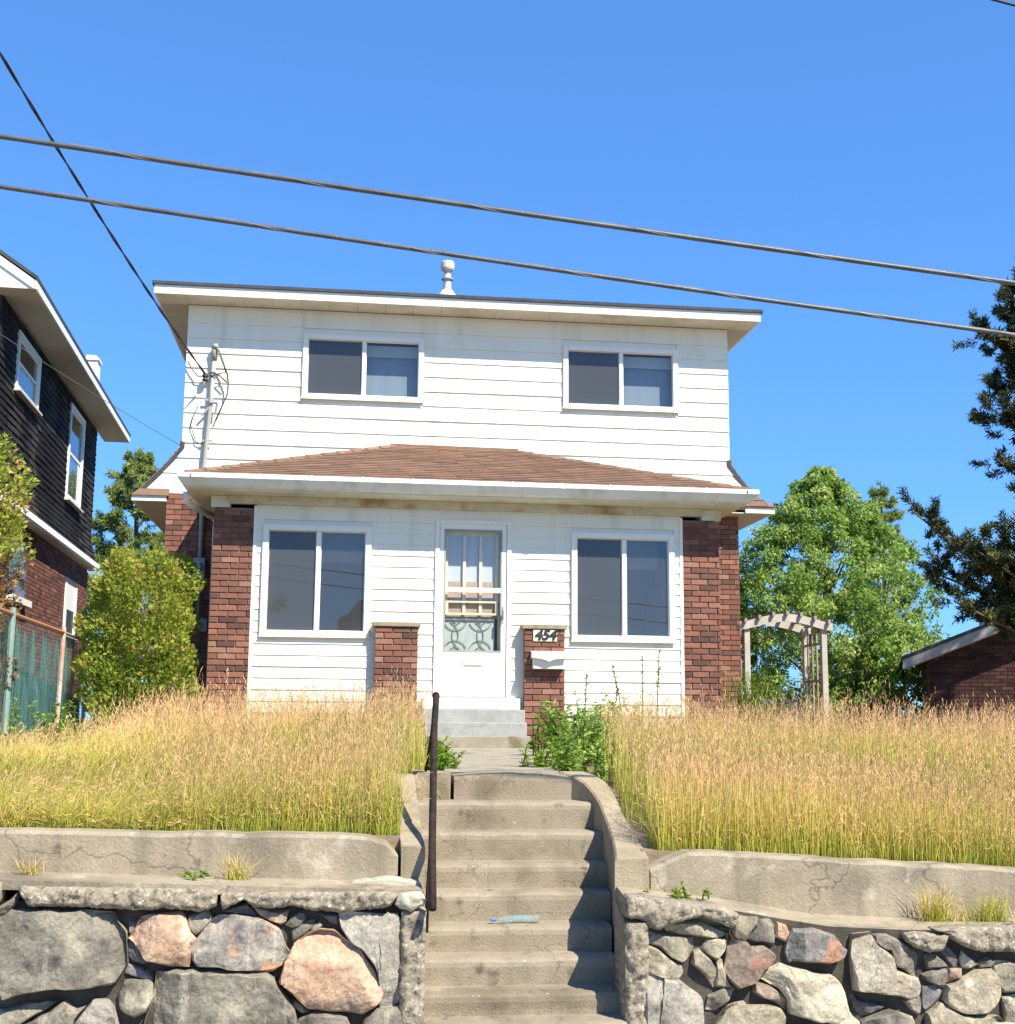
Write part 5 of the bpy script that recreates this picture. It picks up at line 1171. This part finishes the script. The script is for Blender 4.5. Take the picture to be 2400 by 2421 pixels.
# the big dark pine at the right edge: branch tips laid out in space
rng = np.random.default_rng(90); sh = []; tr = [([(10.6, 3.2, 1.9), (10.5, 3.2, 5), (10.25, 3.1, 8), (10.2, 3.0, 10.3)], [.2, .17, .11, .02])]
def limb(p0, p1, spread, n, L, upb=.5):
    p0, p1 = np.array(p0), np.array(p1); mid = (p0+p1)/2+np.array([0, 0, -.12*np.linalg.norm(p1-p0)])
    tr.append(([tuple(p0), tuple(mid), tuple(p1)], [.045, .032, .014]))
    for _ in range(n):
        f = rng.uniform(.25, 1)**.75; c = (1-f)**2*p0+2*f*(1-f)*mid+f*f*p1; s = c+rng.normal(0, spread, 3)*np.array([1, 1, .8]); d = unit((p1-p0)*.35/np.linalg.norm(p1-p0)+rng.normal(0, .5, 3)+np.array([0, 0, upb])); sh.append((tuple(c+(s-c)*.6), tuple(s+d*L*rng.uniform(.6, 1.2))))
limb((10.5, 3.2, 4.3), (7.28, 3.0, 5.85), .14, 46, .22); limb((10.5, 3.2, 4.6), (8.0, 2.7, 5.30), .20, 58, .24); limb((10.5, 3.2, 4.5), (7.75, 3.6, 5.0), .18, 50, .22)
limb((10.5, 3.2, 4.9), (8.7, 2.8, 5.52), .20, 46, .24); limb((10.4, 3.2, 4.0), (7.85, 2.9, 4.42), .12, 30, .2, .3); limb((10.4, 3.2, 4.1), (8.45, 3.3, 4.35), .16, 40, .22, .3); limb((10.4, 3.2, 4.4), (8.75, 3.0, 4.65), .2, 46, .22)
limb((10.35, 3.2, 6.0), (8.72, 3.0, 6.75), .12, 26, .2, .2); limb((10.3, 3.1, 7.0), (8.62, 2.9, 7.55), .2, 50, .24); limb((10.3, 3.1, 7.3), (8.95, 3.1, 8.15), .2, 46, .24)
limb((10.25, 3.1, 8.0), (8.60, 3.0, 8.85), .14, 40, .24); limb((10.2, 3.1, 8.6), (9.0, 3.0, 9.35), .16, 44, .24); limb((10.2, 3.0, 9.3), (9.2, 3.0, 9.8), .13, 34, .24); limb((10.2, 3.0, 8.2), (9.1, 2.8, 8.6), .2, 40, .24)
limb((10.2, 3.0, 6.4), (9.3, 2.8, 7.1), .2, 40, .24); 
limb((10.5, 3.2, 5), (9.6, 2.4, 5.6), .3, 50, .25); limb((10.4, 3.2, 5.6), (9.9, 3.4, 6.6), .3, 40, .25); limb((10.5, 3.2, 4.4), (9.5, 2.9, 4.0), .3, 50, .25)
for xx, yy, zz in ((10.9, 2.2, 7.2), (10.8, 4.2, 7.4), (11.3, 2.7, 8.6), (10.6, 3.6, 9.3), (11.2, 3.3, 9.9), (10.5, 2.4, 9.0), (10.3, 2.9, 10.4), (11.4, 3.9, 6.6), (13.2, 2.2, 8.6), (14.0, 3.0, 9.6), (13.6, 4.0, 8.2), (14.6, 2.4, 8.4), (12.6, 2.6, 10.2), (13.4, 3.4, 10.8), (12.2, 3.9, 9.0), (14.2, 3.8, 10.4)): limb((10.4, 3.2, zz-1.3), (xx, yy, zz), .34, 46, .34)  # unseen limbs at the far right are added to shade the garage
limb((10.5, 3.2, 6.4), (12.4, 3.4, 7.6), .3, 50, .25); limb((10.4, 3.2, 8), (11.8, 3.1, 9.4), .3, 50, .25); limb((10.5, 3.2, 4.6), (12.9, 3.4, 5.4), .3, 50, .25)
needle_tree('pine_tree', 'large dark pine at the right edge with a branch reaching over the garage', (10.6, 3.2, 2.0), sh, 105, .105, .020, M['pine'], 91, tr, rad=.06, branch_r=.01)

# ---- cedars
def cedar(name, label, x, y, z0, z1, r, n, seed, m, flat=.8, dry=None):
    rng = np.random.default_rng(seed); t = thing(name, label, 'shrub', (x, y, z0)); H = z1-z0
    q = rng.random(n); a = rng.random(n)*6.28
    lump = 1+.13*np.sin(a*3+q*7+seed)+.10*np.sin(a*7-q*13)+.08*np.sin(q*31+a*2)
    rad = r*np.clip(np.minimum(1, .74+.9*q)*np.sqrt(np.clip(1-(np.abs(q-.44)/.60)**5.5, .02, 1)), .1, 1)*lump*(1-.55*rng.random(n)**2.2)
    P = np.stack([x+rad*np.cos(a), y+rad*np.sin(a), z0+H*q*(1+.04*np.sin(a*5))], 1)
    out = np.stack([np.cos(a), np.sin(a), np.zeros(n)], 1); D = unit(out*rng.uniform(.2, 1., n)[:, None]+np.array([0, 0, 1.])*rng.uniform(.1, .9, n)[:, None]+rng.normal(0, .35, (n, 3)))
    N = unit(out+rng.normal(0, .7, (n, 3))); L = rng.uniform(.03, .075, n); A = []; vv = []
    pat = fbm(P[:, 0]*1.0+P[:, 1], P[:, 2], 3.2, seed); v = np.clip(.50+.28*pat+.30*(q-.45)+rng.normal(0, .15, n), 0, 1)
    for s in (-.55, 0, .55):
        S = np.cross(D, N); d2 = unit(D+S*s); A.append(leaf_quads(P, d2, N, L*(1 if s == 0 else .8), L*.26)); vv.append(v)
    A = np.concatenate(A); vv = np.concatenate(vv)
    if dry is not None:
        zz = A[:, 0, 2]; dm = (zz < dry+.25*np.tile(pat, 3)); quads('foliage', A[~dm], M[m], t, None, vv[~dm]); quads('dry_foliage', A[dm], M['cedardry'], t, None, vv[dm])
    else: quads('foliage', A, M[m], t, None, vv)
    b = MB()
    for k in range(9):
        aa = rng.random()*6.28; b.tube([(x+.06*math.cos(aa), y+.06*math.sin(aa), z0-.1), (x+.25*r*math.cos(aa), y+.25*r*math.sin(aa), z0+H*.4), (x+.5*r*math.cos(aa), y+.5*r*math.sin(aa), z0+H*.85)], [.035, .022, .008], 5)
    add('trunk', b, M['bark'], t)
cedar('cedar_shrub', 'rounded yellow green cedar bush between the two houses', -4.07, .12, 2.15, 4.49, .63, 26000, 101, 'cedar')
cedar('cedar_shrub', 'cedar at the left edge, yellow green on top and brown below, behind the netted fence', -5.40, -3.2, 2.15, 5.20, .60, 18000, 102, 'cedar', dry=3.95)
leafy('garden_shrub', 'small bright lime green mound at the right brick corner of the house', 'shrub', 3.80, .5, 2.2, 100, 1.0, .15, 30, .065, WLm, 103, lean=.45, aspect=.25, vmu=.45)

# ================================================================== NEIGHBOURS
TN = math.radians(2.1)
NB = thing('neighbour_house', 'black clad house with white trim over brown brick, left of the white house', 'house', (-6.9, 0, 0), rotz=TN, local=True)
NY0, NY1, NW = 3.95, 13.7, -7.5
add('wall', MB().box(NW, -.03, NY0, NY1, 1.8, 5.9), M['mortar'], NB)
brick_field('side_bricks', NB, [(NY0, 10.9, 2.0, 5.72, -.02, 1), (12.35, NY1, 2.0, 5.72, -.02, 1), (10.9, 12.35, 2.0, 4.2, -.02, 1), (10.9, 12.35, 5.52, 5.72, -.02, 1)], M['brick_n'], 'y')
brick_field('front_bricks', NB, [(NW, -.02, 2.0, 5.72, NY0, -1)], M['brick_n'], 'x')
add('upper_wall', MB().box(NW, -.03, NY0+.02, NY1, 5.9, 9.03), M['roof_dark'], NB)
NWIN = [(5.2, 6.85, 7.9, 8.72), (10.25, 11.8, 6.93, 8.72)]
def flare(z): return .0 if z > 6.55 else .17*((6.55-z)/.65)**1.4
z = 5.93
while z < 8.98:
    z2 = min(z+.118, 9.02); f0, f1 = flare(z), flare(z2)
    for a, c in spans(NY0, NY1, z, z2, [grow(o, .09) for o in NWIN]):
        m = MB(); y = a
        while y < c-.01:                                                  # each course is a run of short shingles
            y2 = min(y+rnd.uniform(.28, .62), c); t_ = .018+rnd.uniform(-.006, .010)
            m.hexa([(t_+f0, y, z+rnd.uniform(-.006, .003)), (t_+f0, y2-.004, z+rnd.uniform(-.006, .003)), (.003+f1, y2-.004, z2), (.003+f1, y, z2)], [(-.02, y, z), (-.02, y2-.004, z), (-.02, y2-.004, z2), (-.02, y, z2)]); y = y2
        add('shingle_course', m, M['darksiding'], NB, kind='stuff')
    z = z2
b = MB(); b.hexa([(.22, NY0, 5.80), (.22, NY1+.2, 5.80), (.20, NY1+.2, 5.925), (.20, NY0, 5.925)], [(-.02, NY0, 5.80), (-.02, NY1+.2, 5.80), (-.02, NY1+.2, 5.925), (-.02, NY0, 5.925)])
b.box(-.02, .2, NY0, NY1+.18, 5.775, 5.799)
add('belt_trim', b, M['white'], NB)
for (a, c, d, e) in NWIN:
    m = MB().box(-.02, .045, a-.085, a, d-.085, e+.085).box(-.02, .045, c, c+.085, d-.085, e+.085).box(-.02, .045, a, c, e, e+.085).box(-.02, .045, a, c, d-.085, d); f = add('window', m, M['white'], NB)
    add('pane', MB().box(-.012, -.006, a, c, d, e), M['glass_up'], f)
    add('sash', MB().box(-.014, .012, a, a+.05, d, e).box(-.014, .012, c-.05, c, d, e).box(-.014, .012, a+.05, c-.05, (d+e)/2-.025, (d+e)/2+.025).box(-.014, .012, a+.05, c-.05, e-.05, e).box(-.014, .012, a+.05, c-.05, d, d+.05), M['white'], f)
    add('sill', MB().box(-.02, .11, a-.12, c+.12, d-.125, d-.086), M['beige'], f); add('curtain', MB().box(-.029, -.02, a+.05, c-.05, d+.05, (d+e)/2), M['curtain'], f)
m = MB().box(-.019, -.012, 10.92, 12.33, 4.2, 5.5); f = add('window', m, M['black'], NB)
add('arch', MB().prism([(10.92, 5.2), (10.92, 5.40), (11.2, 5.50), (11.62, 5.53), (12.05, 5.50), (12.33, 5.40), (12.33, 5.2)], lambda p: (-.011, p[0], p[1]), lambda p: (-.005, p[0], p[1])), M['roof_dark'], f)
add('frame', MB().box(-.011, .02, 10.95, 11.12, 4.2, 5.22).box(-.011, .02, 12.15, 12.3, 4.2, 5.22).box(-.011, .0, 11.12, 12.15, 4.7, 5.22), M['white'], f); add('sill', MB().box(-.011, .08, 10.9, 12.4, 4.12, 4.2), M['beige'], f)
m = MB().box(-.01, .02, 5.6, 6.9, 4.50, 5.4); f = add('window', m, M['glass_up'], NB); add('sill', MB().box(-.01, .12, 5.4, 7.1, 4.38, 4.49), M['white'], f)
# gable roof, ridge running back, boxed eave
RX, ZR = .56, 9.19; zr = lambda x: ZR+(RX-x)*.68
b = MB(); xr = NW/2
prof = [(RX+.02, ZR+.03), (xr, zr(xr)+.03), (NW-RX-.02, ZR+.03), (NW-RX-.02, ZR-.03), (xr, zr(xr)-.06), (RX+.02, ZR-.03)]
b.prism(prof, lambda p: (p[0], 3.54, p[1]), lambda p: (p[0], 15.05, p[1]))
RN = add('roof', b, M['roof_dark'], NB)
b = MB(); b.box(RX-.02, RX+.01, 3.56, 15.02, 9.02, 9.165)
for y in (3.555, 15.0): b.prism([(RX-.03, ZR-.03), (xr, zr(xr)-.06), (xr, zr(xr)-.22), (RX-.03, 9.02)], lambda p: (p[0], y, p[1]), lambda p: (p[0], y+.025, p[1]))
b.prism([(RX-.035, 9.025), (RX-.035, 9.10), (-2.4, 11.0), (-2.4, 9.025)], lambda p: (p[0], 3.585, p[1]), lambda p: (p[0], 3.61, p[1]))
add('fascia', b, M['white'], NB)
b = MB(); b.box(-.02, RX-.02, 3.61, 15.0, 9.02, 9.035).box(-3, -.02, 3.61, 3.96, 9.02, 9.035); add('soffit', b, M['beige'], NB)
b = MB(); b.prism([(-.05, 9.03), (xr, zr(xr)-.1), (NW+.05, 9.03)], lambda p: (p[0], NY0+.05, p[1]), lambda p: (p[0], NY1-.05, p[1])); add('gable_wall', b, M['darksiding'], NB)
m = MB().box(.12, .40, 10.7, 11.1, 9.2, 9.86); m.box(.09, .43, 10.67, 11.13, 9.86, 9.91).box(.16, .36, 10.75, 11.05, 9.91, 9.98); add('chimney', m, M['white'], RN)

# ---- chain link fence with netting between the gardens
FN = thing('chain_link_fence', 'chain link fence hung with teal netting at the left garden edge', 'fence', (-4.85, -1, 0), rotz=TN, local=True)
FY0, FY1, FT, FB = -5.4, 3.3, 3.50, 2.08
for y, mm, lean, rr in ((-5.4, 'greenpipe', 0, .03), (-2.35, 'greenpipe', .0, .032), (.45, 'oldpaint', -.05, .028), (2.25, 'galv', 0, .026), (4.25, 'galv', 0, .026)):
    add('post', MB().tube([(0, y+lean*2.2, 2.0), (0, y, FT+.06)], rr, 8), M[mm], FN, label='leaning post with flaking pale paint' if mm == 'oldpaint' else None)
m = MB(); m.tube([(0, -5.4, FT), (0, .45, FT-.0)], .021, 8); add('top_rail', m, M['rustpipe'], FN)
add('top_rail', MB().tube([(0, .45, FT), (0, 4.25, FT-.02)], .02, 8), M['galv'], FN)
V = []; s = .075; rngf = np.random.default_rng(5)
for sg in (1, -1):
    for k in np.arange(FY0-1.5, FY1+1.5, s):
        a, c = (k, FB), (k+sg*(FT-FB), FT)
        y0, y1 = a[0], c[0]; lo, hi = max(min(y0, y1), FY0), min(max(y0, y1), FY1)
        if lo >= hi: continue
        f = lambda yy: FB+abs((yy-y0)/(y1-y0))*(FT-FB)
        p, q = (lo, f(lo)), (hi, f(hi)); w_ = .0028
        V.append([(.004*sg, p[0]-w_, p[1]), (.004*sg, p[0]+w_, p[1]), (.004*sg, q[0]+w_, q[1]), (.004*sg, q[0]-w_, q[1])])
quads('chain_mesh', np.array(V), M['wire'], FN, 'stuff')
def netting(y0, y1, z0, z1, seed, dens=300):
    """loosely gathered netting: strands with folds"""
    r = np.random.default_rng(seed); V = []
    n = int((y1-y0)*dens); ys = np.sort(r.uniform(y0, y1, n))
    for yy in ys:
        fold = .05*math.sin(yy*9+seed)+.03*math.sin(yy*23); zt = z1-r.uniform(0, .12); zb = z0+r.uniform(0, .45); dy = r.normal(0, .22); w_ = r.uniform(.0010, .0032)
        x = -.04+fold*.6; mid = (yy+dy*.5+.03*math.sin(yy*31), (zt+zb)/2)
        V.append([(x, yy-w_, zt), (x, yy+w_, zt), (x+fold*.4, mid[0]+w_, mid[1]), (x+fold*.4, mid[0]-w_, mid[1])]); V.append([(x+fold*.4, mid[0]-w_, mid[1]), (x+fold*.4, mid[0]+w_, mid[1]), (x, yy+dy+w_, zb), (x, yy+dy-w_, zb)])
    return np.array(V)
quads('netting', np.concatenate([netting(-2.3, .4, 2.35, 3.42, 1, 210), netting(.5, 2.2, 2.4, 3.44, 2, 220), netting(-5.3, -2.4, 2.1, 3.45, 3, 130), netting(-1.9, -.3, 2.1, 2.95, 4, 320)]), M['teal'], FN, 'stuff')

# ---- wooden arbor
AR = thing('garden_arbor', 'weathered wooden arbor with a curved slatted top right of the house', 'arbor', (5.5, 4.4, 2.2))
AX0, AX1, AY0, AY1 = 4.83, 6.12, 4.0, 4.85
for x in (AX0, AX1):
    for y in (AY0, AY1): add('post', MB().box(x-.045, x+.045, y-.045, y+.045, 2.0, 4.10), M['timber'], AR, bevel=.005)
def arch_board(y):
    n = 16; b = MB(); x0, x1 = AX0-.13, AX1+.13
    for i in range(n+1):
        t = i/n; x = x0+(x1-x0)*t; zc = 4.07+.13*math.sin(math.pi*min(max((t-.06)/.88, 0), 1))**1.1; hh = .065 if .05 < t < .95 else .058
        b.v += [(x, y-.02, zc-hh), (x, y+.02, zc-hh), (x, y+.02, zc+hh), (x, y-.02, zc+hh)]
    for i in range(n):
        for k in range(4): b.f.append((i*4+k, i*4+(k+1) % 4, (i+1)*4+(k+1) % 4, (i+1)*4+k))
    b.f += [(3, 2, 1, 0), (n*4, n*4+1, n*4+2, n*4+3)]; add('arch_board', b, M['timber'], AR)
arch_board(AY0-.07); arch_board(AY1+.07)
for i in range(7):
    t = .05+.9*i/6; x = AX0-.13+(AX1-AX0+.26)*t; zc = 4.07+.13*math.sin(math.pi*min(max((t-.06)/.88, 0), 1))**1.1
    add('slat', MB().box(x-.022, x+.022, AY0-.16, AY1+.16, zc+.04, zc+.105), M['timberdk'], AR)
for x in (AX0, AX1):
    for k in range(4):
        y = AY0+.12+.2*k; add('lattice_slat', MB().box(x-.012, x+.012, y-.02, y+.02, 2.2, 4.05), M['timberdk'], AR)
    for zz in (2.6, 3.2, 3.8): add('lattice_slat', MB().box(x-.026, x-.013, AY0+.045, AY1-.045, zz-.02, zz+.02), M['timberdk'], AR)
leafy('vine', 'dark leafy creeper climbing the right side of the wooden arbor', 'plant', 6.05, 4.5, 2.2, 12, 1.3, .14, 16, .08, M['weed'], 111, lean=.08, vmu=.1)

# ---- low brick garage on the right
GR = thing('brick_garage', 'low dark brick garage with a grey sloping roof edge under the pine', 'garage', (9.47, 8.55, 0), rotz=math.radians(-23), local=True)
sl_ = .40; gz = 3.80; XR = 4.4; GX0, GX1 = .52, 8.2
zg = lambda x: gz+x*sl_ if x < XR else gz+(2*XR-x)*sl_
add('wall', MB().prism([(GX0+.02, 1.8), (GX1-.02, 1.8), (GX1-.02, zg(GX1)-.12), (XR, zg(XR)-.12), (GX0+.02, zg(GX0)-.12)], lambda p: (p[0], .48, p[1]), lambda p: (p[0], 6, p[1])), M['mortar'], GR)
b = MB()
for a, c, zc in courses(GX0, 6.0, 2.0, 5.5):
    if zc+.04 < min(zg(a), zg(c))-.13: b.box(a, c, .45+rnd.uniform(-.003, .003), .50, zc-.0315, zc+.0315)
add('front_bricks', b, M['brick_dk'], GR, kind='stuff')
b = MB(); b.prism([(0, gz+.05), (XR, zg(XR)+.05), (2*XR, gz+.05), (2*XR, gz-.02), (XR, zg(XR)-.03), (0, gz-.02)], lambda p: (p[0], 0, p[1]), lambda p: (p[0], 6.4, p[1])); add('roof', b, M['roof_dark'], GR)
b = MB(); b.prism([(.01, gz-.02), (XR, zg(XR)-.03), (XR, zg(XR)-.23), (.01, gz-.20)], lambda p: (p[0], .01, p[1]), lambda p: (p[0], .04, p[1])); add('fascia', b, M['galv'], GR)
b = MB(); b.prism([(.04, gz-.20), (XR, zg(XR)-.23), (XR, zg(XR)-.21), (.04, gz-.18)], lambda p: (p[0], .05, p[1]), lambda p: (p[0], .45, p[1])); add('soffit', b, M['beige'], GR)

# ---- grey board fence behind the grass
BF = thing('board_fence', 'low blue grey board fence behind the grass between the arbor and the garage', 'fence', (8, 11.6, 2.2))
for k in range(32):
    x = 6.6+.115*k; add('board', MB().box(x, x+.108, 11.5, 11.525, 2.1, 3.02+rnd.uniform(-.015, .015)), M['fencegrey'], BF)
for zz in (2.4, 2.85): add('rail', MB().box(6.6, 10.28, 11.526, 11.57, zz-.04, zz+.04), M['fencegrey'], BF)

# ================================================================== WIRES
def wire(name, label, pts, r, m, group=None, lash=None):
    o = add(name, MB().tube(pts, r, 7), m, None, smooth=True); props(o, label, 'cable', group)
    if lash:
        P = [Vector(p) for p in pts]; b = MB(); q = []
        L = (P[-1]-P[0]).length; N = int(L/lash)*8
        for i in range(N+1):
            t = i/N*(len(P)-1); k = min(int(t), len(P)-2); p = P[k].lerp(P[k+1], t-k); a = i/8*2*math.pi
            q.append((p.x, p.y+math.cos(a)*(r+.0005), p.z+math.sin(a)*(r+.0005)))
        c = add('lashing_wire', b.tube(q, .0014, 4), M['galvdk'], o, smooth=True)
    return o
def line(x0, z0, x1, z1, y, sag, X0=-11, X1=11, n=24):
    sl2 = (z1-z0)/(x1-x0); xm = (x0+x1)/2; zm = (z0+z1)/2
    return [(x, y, zm+sl2*(x-xm)+sag*((x-xm)**2-((x1-x0)/2)**2)) for x in np.linspace(X0, X1, n)]
wire('overhead_cable', 'upper of the two thick street cables crossing in front of the house', line(-3.472, 5.577, 2.156, 5.062, -9.5, .0012), .0145, M['cable'], 'street cables', .95)
wire('overhead_cable', 'lower of the two thick street cables, passing just above the roof', line(-3.453, 5.296, 2.187, 4.746, -9.5, .0015), .013, M['cable'], 'street cables', .85)
wire('overhead_cable', 'thin black cable cutting the top right corner of the sky', line(2.154, 6.83, 2.304, 6.801, -9.5, 0, -6, 9), .009, M['black'])
D0, D1 = Vector((-3.68, 2.0, 7.36)), Vector((-5.086, -4., 8.912)); dd = D1-D0; pts = []; pts2 = []
for i in range(61):
    t = i/60*1.9; p = D0+dd*t-Vector((0, 0, .35*t*(1.0-t) if t < 1 else .15*t*(1-t))); a = i*1.15
    pts.append(tuple(p+Vector((math.cos(a)*.010, 0, math.sin(a)*.010)))); pts2.append(tuple(p-Vector((math.cos(a)*.010, 0, math.sin(a)*.010))))
dw = wire('service_drop', 'dark twisted service wire dropping from the upper left to the house eave', pts, .0095, M['bluewire']); add('strand', MB().tube(pts2, .0095, 6), M['bluewire'], dw, smooth=True)
A_, B_ = Vector((-4.02, 2.26, 6.37)), Vector((-6.25, 1.0, 7.53)); wire('phone_wire', 'thin grey wire running from the black house to the white house', [tuple(A_+(B_-A_)*t-Vector((0, 0, .10*t*(1-t)))) for t in np.linspace(0, 1.25, 14)], .0045, M['cable'])

# ================================================================== ACROSS THE STREET (seen mirrored in the panes)
OH = thing('opposite_house', 'pale house on the other side of the street with a low beige roof', 'house', (3, -46, 0))
add('wall', MB().box(-1.4, 8, -54, -46, -.5, 7.2), M['siding'], OH); add('roof', MB().prism([(-2, 7.1), (8.6, 7.1), (8.0, 8.2), (-1.0, 8.2)], lambda p: (p[0], -46.6+.0*p[1], p[1]), lambda p: (p[0], -54, p[1])), M['beige'], OH)
for x in (0, 3.4, 5.6): add('window', MB().box(x, x+1.2, -46.01, -45.97, 4.4, 5.9), M['black'], OH)
broad_tree('street_tree', 'broad tree across the street left of the pale house', (-6.5, -44, 0), 9.5, 3.4, 60, 160, .22, 120, ([0, .3, .6, .85, 1], [.5, 1, .95, .6, .2]), .16)
